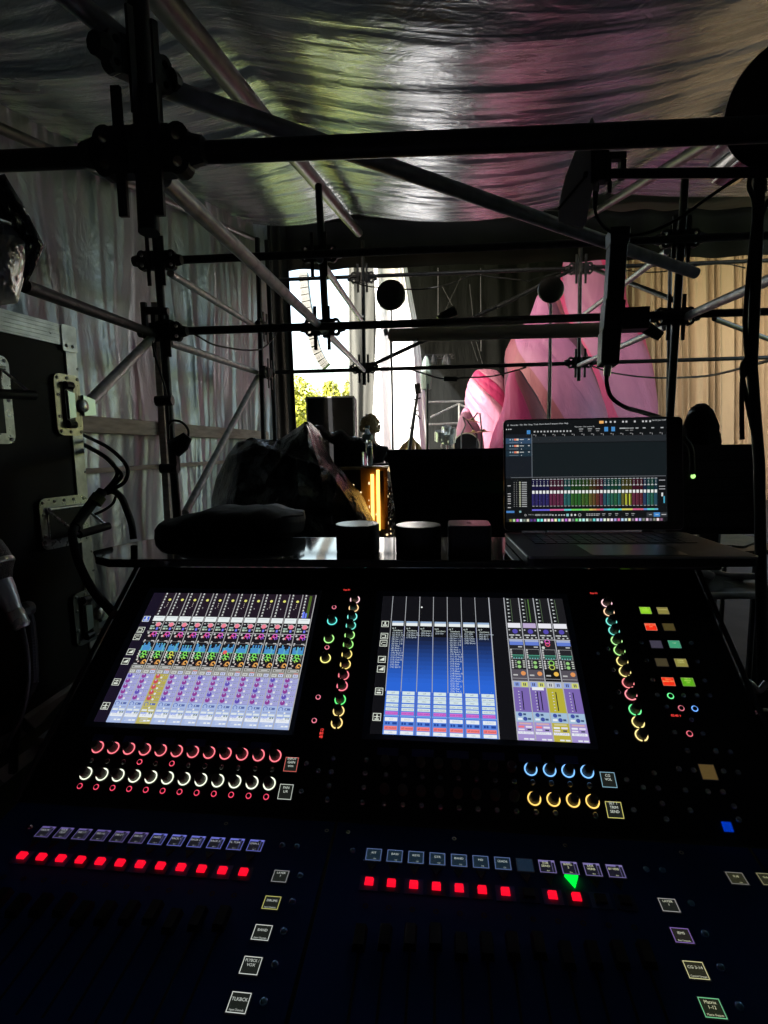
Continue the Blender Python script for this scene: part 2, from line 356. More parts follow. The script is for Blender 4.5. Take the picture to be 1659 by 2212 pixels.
scaff('scaffold_frame', 'scaffold along the creased side wall, behind the tall flight case', 
      [(P(603,1130,5.6), P(576,520,5.6)), (P(575,1130,5.2), P(556,515,5.2))], [(PZ('3',150,300,1.9), P(335,722,3.2))],
      [(P(368,590,3.3), P(556,708,5.2)), (P(366,740,3.3), P(560,806,5.3)), (P(326,732,3.15), P(190,872,2.3)), (P(556,815,5.2), P(400,1108,3.4))],
      [(P(578,806,5.2), axY), (P(568,706,5.2), axY)])

# ================================================================== OUTSIDE AND STAGE
def tree(x, y, h, wd, lab, seed):
    rd = random.Random(seed); t = thing('broadleaf_tree', lab, 'tree', 'trees beyond the stage')
    mb = MB(); mb.tube([(x,y,-1.1),(x+.1,y,h*.35),(x-.1,y,h*.75)], [.28,.2,.08], 8)
    for k in range(7):
        an = rd.random()*6.28; z0 = h*(.2+.08*k); mb.tube([(x,y,z0),(x+math.cos(an)*wd*.35,y+math.sin(an)*wd*.35,z0+h*.2)], [.1,.03], 5)
    mb.build('trunk', mbark, t)
    mb = MB(); cl = []
    for k in range(40):
        while 1:
            p = V3((rd.uniform(-1,1),rd.uniform(-1,1),rd.uniform(-1,1)))
            if p.length < 1: break
        cl.append((V3((x+p.x*wd*.5, y+p.y*wd*.5, h*.56+p.z*h*.42)), rd.uniform(.5,1.1)))
    for k in range(8000):
        c, s = rd.choice(cl); d = V3((rd.gauss(0,1),rd.gauss(0,1),rd.gauss(0,1))).normalized()*s*rd.uniform(.6,1)
        q = c+d; a = V3((rd.gauss(0,1),rd.gauss(0,1),rd.gauss(0,1))).normalized(); b = a.cross(d).normalized(); sz = rd.uniform(.09,.18)
        mb.face([q-a*sz, q+b*sz*.6, q+a*sz, q-b*sz*.6])
    mb.build('crown', mleaf, t)
tl = [(-13.5,44,5.6,'left tree of the bright yellow-green ones, beside the black curtain'), (-9.8,40,6.9,'yellow-green tree whose crown rises behind the equipment case'),
      (-6.5,43,7.7,'tallest yellow-green tree, next to the grey drape'), (-3.5,47,7.4,'yellow-green tree mostly hidden behind the grey drape'), (-11.6,50,6.4,'yellow-green tree standing behind the gap between the first two')]
for i, (x, y, h, lab) in enumerate(tl): tree(x, y, h, 5.2, lab, i)

def drape(name, pl, pr, z, m, lab, folds, amp, nu=80, nv=24, cat='drape', zr=None):
    """pl/pr: left and right edge in (u,v) from top to bottom"""
    zr = zr or z
    def L(e, t):
        k = t*(len(e)-1); i = min(int(k), len(e)-2); f = k-i; return e[i][0]*(1-f)+e[i+1][0]*f, e[i][1]*(1-f)+e[i+1][1]*f
    def fn(i, j):
        a = L(pl, j); b = L(pr, j); q = P(a[0]*(1-i)+b[0]*i, a[1]*(1-i)+b[1]*i, z*(1-i)+zr*i)
        f = folds*i + 1.3*math.sin(i*folds*.9) + .5*math.sin(j*3+i*7)
        return q + V3((0, amp*math.sin(f*2)+amp*.5*math.sin(f*4.3+1), 0))
    return tag(MB().grid(fn, nu, nv).build(name, m, smooth=True, thick=.004), lab, cat)
drape('backdrop', [(785,430),(785,1120)], [(1420,430),(1420,1120)], 19, mdark, 'dark grey backdrop behind the pink inflatables', 14, .10, 200, 10, 'backdrop')
drape('white_drape', [(806,560),(812,700),(806,850),(799,1030)], [(876,560),(902,700),(918,850),(931,1030)], 14, mwhite, 'bright white drape hanging behind the round microphone-stand disc', 7, .12)
drape('grey_drape', [(752,560),(755,1030)], [(808,560),(806,1030)], 14.4, mgrey, 'narrow grey-green drape between the open sky and the white drape', 4, .06)
drape('beige_curtain', [(1300,430),(1300,1150)], [(1900,430),(1900,1150)], 16, mbeige, 'beige pleated curtain at the right side of the stage', 70, .10, 900, 6, 'curtain', 13)
ln = thing('rigging_wires', 'thin pale wires hanging in front of the dark backdrop', 'rigging')
for k, (x0,y0,x1,y1) in enumerate([(1107,190,1107,500),(1367,190,1370,700),(1250,240,1150,450),(1300,290,1320,480),(1130,300,1200,430),(1340,640,1400,850),(1310,640,1350,760)]):
    MB().tube([PZ('4',x0,y0,16),PZ('4',x1,y1,16)], .014 if k < 2 else .007, 6).build('wire', darkst, ln)

# pink inflatables
HOT, LIL, SAL, DUS, PAL = (.30,.020,.085), (.21,.070,.145), (.15,.036,.050), (.060,.016,.032), (.26,.10,.15)  # fabric colours; lilac also paints the lit side, salmon and dusk the shaded
def lobe(rows, z, gores, lab, seed, n=60, flat=.8, twist=.012, ribs=7, amp=.022):
    """rows: (v, left u, right u) of the outline from the tip down"""
    pl = [(P((l+r)/2, v, z), (r-l)/2*z/FPX) for v, l, r in rows]
    Q = []; K = 10
    for i in range(len(pl)-1):
        p0 = pl[max(i-1,0)]; p1 = pl[i]; p2 = pl[i+1]; p3 = pl[min(i+2,len(pl)-1)]
        for k in range(K):
            t = k/K
            def cr(a,b,c,d): return .5*((2*b)+(c-a)*t+(2*a-5*b+4*c-d)*t*t+(3*b-a-3*c+d)*t**3)
            Q.append((V3([cr(p0[0][q],p1[0][q],p2[0][q],p3[0][q]) for q in range(3)]), max(.01,cr(p0[1],p1[1],p2[1],p3[1]))))
    Q.append(pl[-1]); mb = MB(); vs = []
    for i, (c, r) in enumerate(Q):
        for k in range(n):
            an = 2*math.pi*(k/n - twist*i*.5); g = len(gores)*(k/n); sg = abs((g % 1.)-.5)*2
            fold = abs(math.sin(.5*(an*ribs + i*twist*40 + 1.5*noise.noise(V3((an*1.1, i*.09, seed*7.))))))
            rr = r*(1-.05*sg**8)*(1-amp*(1-fold)**2)*(1+.035*noise.noise(V3((math.cos(an)*1.5, math.sin(an)*1.5+i*.11, seed*3.1))))
            vs.append(c + V3((math.cos(an)*rr, -math.sin(an)*rr*flat, 0)))
    mb.v += [tuple(v) for v in vs]
    for i in range(len(Q)-1):
        for k in range(n):
            mb.f.append((i*n+k, i*n+(k+1)%n, (i+1)*n+(k+1)%n, (i+1)*n+k)); mb.m.append(0)
            mb.c.append(gores[int(len(gores)*((k+.5)/n)) % len(gores)])
    mb.f += [tuple(range(n-1,-1,-1))]; mb.m.append(0); mb.c.append(gores[0])
    return tag(mb.build('inflatable', mink, smooth=True, recalc=True), lab, 'inflatable', 'pink inflatables on stage')
lobe([(470,1262,1282),(500,1238,1316),(571,1216,1343),(655,1212,1350),(719,1212,1380),(793,1212,1400),(897,1208,1413),(1010,1204,1416),(1130,1204,1416)], 15, [SAL,HOT,HOT,LIL,LIL,HOT,HOT,SAL], 'tallest pink inflatable, hot pink and lilac, at the top right of the group', 1)
lobe([(622,1176,1192),(640,1160,1206),(685,1142,1220),(728,1106,1244),(766,1091,1262),(820,1090,1282),(897,1092,1305),(1000,1094,1322),(1110,1094,1330)], 12.6, [SAL,SAL,DUS,LIL,LIL,SAL,DUS,SAL], 'large salmon and lilac inflatable with the black disc in front of its tip', 2)
lobe([(799,1030,1062),(804,1024,1076),(826,1012,1090),(861,1005,1097),(905,1004,1102),(970,1003,1106),(1110,1003,1108)], 13.4, [PAL,PAL,PAL,HOT,PAL,PAL], 'pale pink ribbed inflatable left of the hot pink one', 3, amp=.05, ribs=11, twist=.03)
lobe([(798,1109,1119),(803,1102,1126),(826,1094,1140),(861,1090,1162),(901,1079,1180),(962,1058,1198),(1100,1030,1215)], 10.8, [DUS,SAL,HOT,HOT,HOT,PAL], 'narrow hot pink inflatable in front of the salmon one', 4, twist=.006)
lobe([(881,1003,1008),(886,999,1014),(901,993,1022),(928,985,1038),(970,982,1046),(1100,980,1050)], 11.6, [HOT,PAL,PAL,PAL,PAL,HOT], 'smallest pink inflatable behind the drum kit', 5)

# line array
la = thing('line_array', 'hanging curved column of pale loudspeaker cabinets against the white sky', 'loudspeaker')
pth = [(656,590),(657,609),(660,637),(664,664),(670,690),(676,725),(683,755),(697,782),(706,793)]
acc = [P(u, v, 25) for u, v in pth]
mm_la = mat('array_cabinet', (.05,.052,.047), .6)
N = 15
for k in range(N):
    t = k/N*(len(acc)-1); i = int(t); a = acc[i].lerp(acc[i+1], t-i); t2 = (k+.88)/N*(len(acc)-1); i = min(int(t2),len(acc)-2); b = acc[i].lerp(acc[i+1], t2-i)
    d = (b-a); s = V3((1,0,0)); s = (s-d.normalized()*s.dot(d.normalized())).normalized(); F = Fr(a, s, d.normalized()); L_ = d.length
    mb = MB(); mb.fbox(F, -.2, 0, .2, L_, -.2, .2)
    for q in (-.1, -.02, .08): mb.fbox(F, q-.03, L_*.3, q+.02, L_*.75, -.205, .205, m=1)
    mb.build('cabinet', [mm_la, black], la)
for dx in (-10, 22): MB().tube([P(697+dx,790,25), P(700+dx,985,25)], .015, 5).build('cable', black, la)

# lights bar far on stage, mint box on a pole, mic stands, guitar etc
tb = thing('lighting_bar', 'small truss bar of stage lamps in front of the dark backdrop', 'lighting')
mb = MB()
for yy in (722,742): mb.tube([PZ('4',1005,yy,15),PZ('4',1205,yy,15)], .022, 6)
for k in range(9): mb.tube([PZ('4',1010+k*22,722,15),PZ('4',1021+k*22,742,15)], .012, 5)
mb.build('truss', darkst, tb)
for x in (1035,1080,1150,1165): MB().lathe(Fr(PZ('4',x,785,15), (1,0,0),(0,1,0)), [(.08,0),(.09,.08),(.06,.22),(.03,.28)], 10).build('lamp', darkst, tb)
lt = thing('low_truss', 'pale triangular truss low in front of the dark backdrop', 'truss')
mb = MB()
for a, b in (((1000,1012),(1290,1005)),((1060,1105),(1235,1020)),((1235,1020),(1235,1150)),((1235,1025),(1290,1045)),((1000,1150),(1230,1140))):
    mb.tube([PZ('4',*a,15.5),PZ('4',*b,15.5)], .03, 6)
mb.build('tube', steel, lt)
def mstand(name, lab, pts, r=.012, m=black, cat='stand', extra=None):
    t = thing(name, lab, cat); MB().tube(pts, r, 8).build('pole', m, t, smooth=True)
    b = V3((pts[0].x, pts[0].y, 0)); mb = MB()
    for k in range(3): mb.tube([b+V3((0,0,.25)), b+V3((.32*math.cos(k*2.1+.4), .32*math.sin(k*2.1+.4), .01))], .01, 6)
    mb.build('tripod', m, t); 
    if extra: extra(t)
    return t
def down(p): return V3((p.x, p.y, .2))
def discst(u, v, rpx, z, lab):
    c = P(u, v, z); r = rpx*z/FPX
    def ex(t):
        F = Fr(c, (1,0,0), (0,0,1)); mb = MB(); n = 40
        mb.lathe(Fr(c+V3((0,.05,0)), (1,0,0), (0,0,1)), [(r*.96,0),(r,.012),(r,.05),(r*.93,.062),(r*.5,.075),(.01,.08)], n)
        mb.build('disc', mat('disc_black', (.014,.012,.011), .6), t, smooth=True)
        MB().lathe(Fr(c+V3((0,.045,0)), (1,0,0), (0,0,1)), [(r*1.0,0),(r*1.035,.01),(r*1.035,.03),(r,.04)], n).build('rim', black, t)
        MB().lathe(Fr(c+V3((0,-.03,0)), (1,0,0), (0,0,1)), [(.022,0),(.022,.02)], 12).build('hub', darkst, t)
    mstand('disc_antenna', lab, [down(c+V3((0,.06,0))), c+V3((0,.06,-r))], .009, cat='antenna', extra=ex)
discst(*zp('4',816,352), 31, 6.2, 'round black disc antenna on a thin stand in front of the white drape')
discst(*zp('5',332,318), 27, 6.2, 'round black disc antenna in front of the salmon inflatable')
def ex_mint(t):
    q = PZ('4',1035,940,11); mb = MB(); mb.lathe(Fr(q,(1,0,0),(0,1,0)), [(.04,0),(.10,.03),(.12,.30),(.11,.42),(.07,.60),(.03,.68)], 8); mb.build('shade', mat('mint', (.12,.16,.145), .6), t)
mstand('mint_lamp', 'pale mint lantern shape on a thin pole beside the white drape', [down(PZ('4',1035,940,11)), PZ('4',1035,940,11)], .02, cat='lamp', extra=ex_mint)
# guitar on a stand with straw-like bundle
gt = thing('guitar', 'dark guitar upright in front of the white drape', 'guitar')
za = 8.5
MB().tube([PZ('4',928,1330,za),PZ('4',955,1130,za),PZ('4',980,960,za)], [.03,.028,.022], 8).build('neck', mat('guitar_dark', (.03,.022,.018), .4), gt)
MB().fbox(Fr(PZ('4',983,960,za), (1,0,.1), (-.1,0,1)), -.04, 0, .05, .16, -.015, .015).build('headstock', MC['guitar_dark'], gt)
MB().lathe(Fr(PZ('4',925,1400,za), (1,0,0), (0,0,1)), [(.15,0),(.19,.01),(.19,.06),(.15,.07)], 20).build('body', MC['guitar_dark'], gt)
mb = MB()
for a, b in (((952,1000),(1000,985)),((955,1060),(998,1115)),((930,1170),(965,1165)),((962,1075),(985,1060))): mb.tube([PZ('4',*a,za),PZ('4',*b,za)], .012, 6)
mb.build('tuning_pegs', black, gt)
sb = thing('straw_bundle', 'tan straw-like bundle at the foot of the upright guitar', 'bundle'); mb = MB(); rd = random.Random(4)
for k in range(130):
    x = rd.uniform(-1,1); a = PZ('p',1450+180*x,820,8.8); b = PZ('p',1470+50*x,540+110*abs(x)*1.3,8.8); mb.tube([a+V3((0,rd.uniform(-.1,.1),0)), a.lerp(b,.5)+V3((.02*x,0,.02)), b], [.012,.010,.004], 4, c=(.5+.2*rd.random(),.38+.1*rd.random(),.16))
mb.build('straw', paint, sb)
mstand('microphone_stand', 'microphone stand in front of the white drape, right of the seated person', [down(PZ('4',825,1240,7.2)), PZ('4',825,960,7.2), PZ('4',815,640,7.2)], .011)
mstand('microphone_stand', 'tall chrome stand in front of the salmon inflatable, under the disc', [down(PZ('5',318,1100,5.6)), PZ('5',325,950,5.6), PZ('5',330,410,5.6)], .013, steel)
mstand('microphone_stand', 'slim stand at the right edge of the white drape', [down(PZ('4',1040,1240,8)), PZ('4',1042,940,8), PZ('4',1045,900,8)], .014)

# drum kit (things on it are bolted / separate stands)
bd = thing('bass_drum', 'black-headed bass drum with a pale hoop, seen over the taped case', 'drum')
c = PZ('d',650,1310,10.5); F = Fr(c, (1,0,0), (0,0,1)); rr_ = 205*.13228*10.5/FPX
MB().lathe(Fr(c+V3((0,.35,0)),(1,0,0),(0,0,1)), [(rr_,0),(rr_,.35)], 40).build('shell', mat('drum_shell', (.45,.42,.36), .3), bd, smooth=True)
MB().lathe(Fr(c+V3((0,.03,0)),(1,0,0),(0,0,1)), [(rr_*1.06,0),(rr_*1.06,.03),(rr_*.97,.035)], 40).build('hoop', mat('hoop', (.6,.55,.42), .3), bd)
MB().lathe(Fr(c+V3((0,-.01,0)),(1,0,0),(0,0,1)), [(rr_*.97,0),(rr_*.97,.01)], 40).build('drum_head', black, bd)
def cymst(lab, pts, cy, tilt, rc):
    def ex(t):
        ax = V3((math.sin(tilt),0,math.cos(tilt))); F = Fr(cy, ax.orthogonal(), ax.cross(ax.orthogonal()))
        MB().lathe(F, [(rc,0),(rc*.3,.02),(rc*.12,.05),(.01,.06)], 28).build('cymbal', mat('brass', (.75,.6,.3), .3, .9), t, smooth=True)
    mstand('cymbal_stand', lab, pts, .014, darkst, 'cymbal stand', ex)
D_ = lambda x, y: PZ('d', x, y, 10.2)
cymst('cymbal stand with its boom rising to a joint left of the pink inflatable', [down(D_(820,1160)), D_(820,1130), D_(660,890), D_(590,840)], D_(740,900), .25, .16)
cymst('cymbal stand with a tall arm bent over at the top', [down(D_(890,1250)), D_(900,1080), D_(870,780), D_(830,770), D_(740,890)], D_(930,1085), 0, .18)
cymst('low cymbal stand with its arm reaching up to the left', [down(D_(560,1200)), D_(570,1110), D_(640,960), D_(600,860)], D_(760,1100), 0, .17)
rd = random.Random(3)
for k, (x, y, r_) in enumerate([(245,1230,.11),(330,1150,.08),(350,1260,.12),(420,1180,.06)]):
    s = thing('percussion_drum', ['chromed drum farthest left of the drum kit','small chromed drum above the others','chromed drum touching the bass drum','smallest chromed drum beside the bass drum'][k], 'drum', 'small chromed drums')
    q = PZ('d',x,y,9.9); MB().lathe(Fr(q,(1,.1,0),(0,1,.3)), [(r_,0),(r_,.16)], 20).build('shell', chrome, s, smooth=True)
    MB().lathe(Fr(q+V3((0,-.03,.16)),(1,.1,0),(0,1,.3)), [(r_*1.08,0),(r_*1.08,.02)], 20).build('hoop', chrome, s)
    mb = MB()
    for j in range(8):
        an = j*.785; mb.tube([q+V3((math.cos(an)*r_*1.1, math.sin(an)*r_*1.1,0)), q+V3((math.cos(an)*r_*1.1, math.sin(an)*r_*1.1,.16))], .008, 5)
    mb.tube([q, V3((q.x,q.y,0))], .012, 5); mb.build('lugs', chrome, s)

# ================================================================== PEOPLE
def person(lab, pel, sh, head_r, cloth_c, facing=1., hair=None, nm='person', arms=True):
    """seated figure, spine from pel upwards, feet on the floor"""
    t = thing('person', lab, 'person')
    H = sh
    J = [pel, pel+V3((0,0,.22)), pel+V3((0,0,.42)), pel+V3((0,.01,.54)), pel+V3((0,.015,.60)), pel+V3((0,.02,.70)), pel+V3((0,.02,.79))]
    rad = [(.15,.12),(.14,.11),(.16,.11),(.09,.08),(.052,.055),(.075,.09),(.068,.08)]
    E = [(i,i+1) for i in range(6)]
    def add(p, r, frm):
        J.append(p); rad.append((r,r)); E.append((frm, len(J)-1)); return len(J)-1
    for s in (-1, 1):
        a = add(pel+V3((s*.17,.0,.47)), .062, 2); b = add(pel+V3((s*.25,.06,.24)), .047, a); c_ = add(pel+V3((s*.18,.28*facing,.17)), .036, b); add(pel+V3((s*.15,.37*facing,.18)), .03, c_)
        k = add(pel+V3((s*.12,.10,-.01)), .085, 0); k = add(pel+V3((s*.16,.42,.0)), .06, k); f = add(V3((pel.x+s*.16,pel.y+.44,.09)), .042, k); add(V3((pel.x+s*.17,pel.y+.58,.05)), .035, f)
    me = bpy.data.meshes.new('body'); me.from_pydata([tuple(p) for p in J], E, []); o = bpy.data.objects.new('body', me); col.objects.link(o)
    md = o.modifiers.new('skin','SKIN'); md.use_smooth_shade = True; o.modifiers.new('sub','SUBSURF').levels = 2; o.modifiers['sub'].render_levels = 2
    for i, sv in enumerate(me.skin_vertices[0].data): sv.radius = rad[i]; sv.use_root = (i == 0)
    dg = bpy.context.evaluated_depsgraph_get(); m2 = bpy.data.meshes.new_from_object(o.evaluated_get(dg)); bpy.data.objects.remove(o)
    m2.materials.clear(); m2.materials.append(skin_m); m2.materials.append(cloth_c)
    for p in m2.polygons:
        p.material_index = 1 if (p.center.z < pel.z+.535) else 0; p.use_smooth = True
    o = bpy.data.objects.new('body', m2); col.objects.link(o); o.parent = t
    if hair: hair(t, J[5])
    return t
def curls(t, hc):
    mb = MB(); rd = random.Random(2)
    for k in range(260):
        d = V3((rd.gauss(0,1), rd.gauss(0,1)-.3, rd.gauss(0,1)+.25)).normalized()
        if d.z < -.45: continue
        q = hc+V3((0,0,.04))+V3((d.x*.095,d.y*.105,d.z*.12)); a = d.orthogonal().normalized(); b = d.cross(a); pts = []
        for s in range(9): th = s*1.2; pts.append(q+(a*math.cos(th)+b*math.sin(th))*.016+d*(.004*s-.01))
        mb.tube(pts, .0055, 4)
    mb.build('hair', mat('fair_hair', (.50,.36,.17), .5), t)
def longhair(t, hc):
    mb = MB(); rd = random.Random(5)
    for k in range(900):
        an = rd.uniform(0, 2*math.pi); el = rd.uniform(.0, 1.5); d = V3((math.cos(an)*math.cos(el), math.sin(an)*math.cos(el), math.sin(el)))
        q = hc+V3((0,0,.05))+V3((d.x*.085,d.y*.1,d.z*.115)); pts = [hc+V3((0,0,.165))+V3((d.x*.02,d.y*.02,0)), q]
        for s in range(1,7): w_ = 1+.13*s; pts.append(hc+V3((d.x*.085*w_+rd.gauss(0,.008), d.y*.10*w_+rd.gauss(0,.008), .05+d.z*.06-.055*s)))
        mb.tube(pts, [.004]*len(pts), 3)
    mb.lathe(Fr(hc-V3((0,0,.12)),(1,0,0),(0,1,0)), [(.06,0),(.085,.08),(.09,.17),(.075,.24),(.03,.285)], 16)
    mb.build('hair', mat('black_hair', (.012,.010,.009), .35), t)
hd = PZ('p',790,500,6.0); pel = hd-V3((0,.02,.70)); 
person('person with curly fair hair in a dark shirt, seated with their back to us', pel, 1, 1, mat('dark_shirt', (.03,.03,.035), .9), hair=curls)
mb = MB(); mb.box(pel+V3((0,.0,-.17)), (.17,.2,.04)); 
for sx in (-.13,.13):
    for sy in (-.15,.15): mb.tube([pel+V3((sx,sy,-.2)), V3((pel.x+sx,pel.y+sy,0))], .014, 6)
tag(mb.build('stool', black), 'black stool carrying the curly-haired person', 'stool')
hd = P(1512,925,3.7); pel = hd-V3((0,.02,.70)); 
person('person with long dark hair seen behind the black rack at the right', pel, 1, 1, MC['dark_shirt'], hair=longhair)
mb = MB(); mb.box(pel+V3((0,.0,-.17)), (.17,.2,.04)); 
for sx in (-.13,.13):
    for sy in (-.15,.15): mb.tube([pel+V3((sx,sy,-.2)), V3((pel.x+sx,pel.y+sy,0))], .014, 6)
tag(mb.build('stool', black), 'black stool carrying the long-haired person', 'stool')

# ================================================================== MIDDLE GROUND
def case_box(t, F, W_, D2, H_, edge=.03, body=lamin, corner=True):
    """F.o at front-left-bottom; ex along width, ey = up, n = towards viewer; box extends to -n by D2"""
    MB().fbox(F, 0, 0, W_, H_, -D2, 0).build('body', body, t)
    mb = MB(); e = edge
    for (a0,b0,a1,b1) in ((0,0,W_,e),(0,H_-e,W_,H_),(0,e,e,H_-e),(W_-e,e,W_,H_-e)): mb.fbox(F, a0-.001,b0-.001,a1+.001,b1+.001, -.001, .003)
    for a in (0, W_):
        sg = .003 if a else -.003
        mb.box8([F(a,0,-e),F(a+sg,0,-e),F(a+sg,H_,-e),F(a,H_,-e),F(a,0,0),F(a+sg,0,0),F(a+sg,H_,0),F(a,H_,0)])
    mb.fbox(F, 0, H_, W_, H_+.003, -e, 0)
    return mb.build('edge_trim', alum, t)
# stacked case far left behind heap
for k, (vt, vb, lab) in enumerate(((857,925,'upper black equipment case of the pair in front of the bright trees'), (927,1010,'lower black equipment case of the pair in front of the bright trees'))):
    t = thing('flight_case', lab, 'case', 'pair of stacked cases')
    a = P(661,vt,7.6); b = P(765,vt,7.6); zb_ = 1.19 if k == 0 else .02; h_ = (a.z-zb_) if k == 0 else 1.17
    F = Fr(V3((a.x,a.y,zb_)), V3((b.x-a.x,b.y-a.y,0)), (0,0,1)); F.n = F.ex.cross(F.ey)
    case_box(t, F, (b-a).length, .7, h_, .02)
    for q in (.3,.7): MB().fbox(F.at((b-a).length*q, h_*.5), -.05,-.04,.05,.04, .001,.012).build('latch', darkst, t)
# rack with lights in the centre
t = thing('equipment_rack', 'open wire-filled rack glowing with amber lights, pale top', 'rack')
zr = 3.3; L0 = PZ('r',-80,815,zr); R0 = PZ('r',560,815,zr); R1 = PZ('r',820,740,zr+.25)
def vx(p, z): return V3((p.x, p.y, z))
zt = L0.z
LW = vx(L0,zt)-V3((.35,0,0))
topm = mat('pale_top', (.30,.30,.28), .35)
MB().prism([LW, vx(R0,zt), vx(R1,zt), vx(R1,zt)+V3((0,.5,0)), LW+V3((0,.75,0))], V3((0,0,-.02)), m=0).build('top', topm, t)
mb = MB()
for p in (LW, vx(R0,zt), vx(R1,zt), LW+V3((0,.75,0)), vx(R1,zt)+V3((0,.5,0))): mb.tube([vx(p,zt-.021), vx(p,0)], .016, 6)
for z_ in (.25,.55,.85,1.15): mb.tube([vx(LW,z_), vx(R0,z_), vx(R1,z_)], .008, 6)
mb.build('frame', darkst, t)
MB().prism([LW+V3((.02,.2,0)), vx(R0,zt)+V3((0,.2,0)), vx(R1,zt)+V3((-.02,.2,0)), vx(R1,zt)+V3((0,.47,0)), LW+V3((0,.7,0))], V3((0,0,-1.0))).build('back_units', black, t)
rdk = random.Random(8)
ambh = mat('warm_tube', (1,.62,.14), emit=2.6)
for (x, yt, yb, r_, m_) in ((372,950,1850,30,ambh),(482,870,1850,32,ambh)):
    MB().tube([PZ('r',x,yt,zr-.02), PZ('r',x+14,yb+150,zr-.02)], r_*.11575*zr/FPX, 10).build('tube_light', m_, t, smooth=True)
MB().fbox(Fr(PZ('r',300,1980,zr+.03),(1,0,0),(0,0,1)), -.04,0,.125,.38,-.004,0).build('side_panel', mat('amber_glow_panel', (.40,.18,.03), .6), t)  # amber glow of the tubes is put into the panel colour
MB().fbox(Fr(PZ('r',540,1980,zr+.0),(1,0,0),(0,0,1)), -.004,0,.022,.36,-.004,0).build('side_panel', MC['amber_glow_panel'], t)
for (x, y, rx_, ry) in ((640,870,26,30),(700,850,26,60),(638,1060,26,32),(745,1000,18,45),(795,1050,16,80),(798,1215,20,32),(645,1365,28,42),(705,1320,14,28),(648,1550,26,16),(808,1520,20,130),(655,1860,24,45),(718,1785,10,12),(712,1975,14,16),(650,2080,22,20),(718,2060,16,18),(315,1120,16,28),(545,1035,14,36),(22,1150,14,14),(158,1290,18,16),(320,1760,10,20),(320,1560,8,30),(310,1440,7,14),(445,1700,10,20)):
    q = PZ('r',x,y,zr-.01+.0005*(x > 560)*(x-560)); s_ = .11575*zr/FPX
    F = Fr(q, (1,0,0), (0,0,1)); n = 12
    MB().prism([F(rx_*s_*math.cos(6.283*i/n), ry*s_*math.sin(6.283*i/n)) for i in range(n)], V3((0,.006,0)), c=(1,.72,.38) if x < 730 else (.75,.9,.72)).build('indicator_light', led, t)
mb = MB()
for k in range(46):
    x = rdk.uniform(600,810); y = rdk.uniform(1080,2000); pts = [PZ('r',x+rdk.uniform(-60,60)*(j > 0),y+j*60+rdk.uniform(-20,20),zr+.06+rdk.uniform(-.03,.02)) for j in range(5)]
    mb.tube(pts, .0035, 5, c=rdk.choice([(.10,.03,.07),(.05,.02,.05),(.12,.05,.03),(.02,.02,.02)]))
mb.build('cables', paint, t)
# bottle on the rack
b0 = PZ('r',295,765,3.42); b0.z = zt+.001; t = thing('water_bottle', 'clear plastic water bottle standing on the pale rack top', 'bottle')
MB().lathe(Fr(b0,(1,0,0),(0,1,0)), [(.028,0),(.032,.01),(.032,.14),(.029,.15),(.032,.16),(.026,.20),(.013,.225),(.013,.235)], 18).build('bottle_body', glassm, t, smooth=True)
MB().lathe(Fr(b0+V3((0,0,.2355)),(1,0,0),(0,1,0)), [(.015,0),(.015,.018)], 12).build('cap', mat('bottle_cap', (.5,.7,.75), .4), t)
MB().lathe(Fr(b0+V3((0,0,.165)),(1,0,0),(0,1,0)), [(.0332,0),(.0332,.03),(.0275,.035)], 18).build('label_band', mat('pale_band', (.45,.62,.66), .5), t)
# amplifier rack beside bottle
t = thing('amp_box', 'dark rack unit with handles on the rack top, under black plastic', 'rack unit')
a = PZ('p',205,1040,3.5); a.z = zt+.001; b = PZ('p',690,1040,3.5)
F = Fr(a, (1,0,0), (0,0,1)); MB().fbox(F, 0,0,(b.x-a.x)*.96,.165,-.25,0).build('body', black, t, bevel=.004)
mb = MB()
for y in (.012,.04,.065,.14,.152): mb.fbox(F, .004, y, .045, y+.006, .001, .012)
mb.fbox(F, .0, .0, .004, .165, .001, .012); mb.build('handles', darkst, t)
# big taped case
t = thing('equipment_case', 'wide black case with blue, yellow and green tape strips', 'case')
zc_ = 2.75; a = P(866,972,zc_); b = P(1130,966,zc_-.05)
F = Fr(V3((a.x,a.y,.02)), V3((b.x-a.x,b.y-a.y,0)), (0,0,1)); Wc = (b-a).length; Hc = a.z-.02
MB().fbox(F, 0,0,Wc,Hc,-.7,0).build('body', lamin, t, bevel=.006)
MB().fbox(F, -.001,Hc-.035,Wc+.001,Hc+.002,-.03,.002).build('lid_edge', mat('navy_tape', (.015,.014,.05), .6), t)
MB().prism([F(-.075,Hc+.002,-.03), F(-.002,Hc+.002,-.03), F(-.002,.0,-.03), F(-.03,.0,-.03), F(-.03,Hc*.75,-.03)], F.n*-.6).build('side_wing', mat('dark_green', (.008,.022,.012), .7), t)
def tapeq(c4, m, nm):
    h = [F.hit(*zp('7',x,y), .003) for x, y in c4]; MB().prism([F(a_,b_,.0025) for a_, b_ in h], F.n*.002).build(nm, m, t)
tapeq([(1445,345),(1650,345),(1650,295),(1445,298)], mat('yellow_tape', (.05,.05,.006), .6), 'tape_strip')
tapeq([(1385,398),(1650,405),(1650,348),(1385,345)], mat('green_tape', (.006,.075,.022), .6), 'tape_strip')
tapeq([(1540,250),(1568,250),(1568,205),(1540,205)], mat('violet_tape', (.03,.025,.07), .6), 'tape_strip')
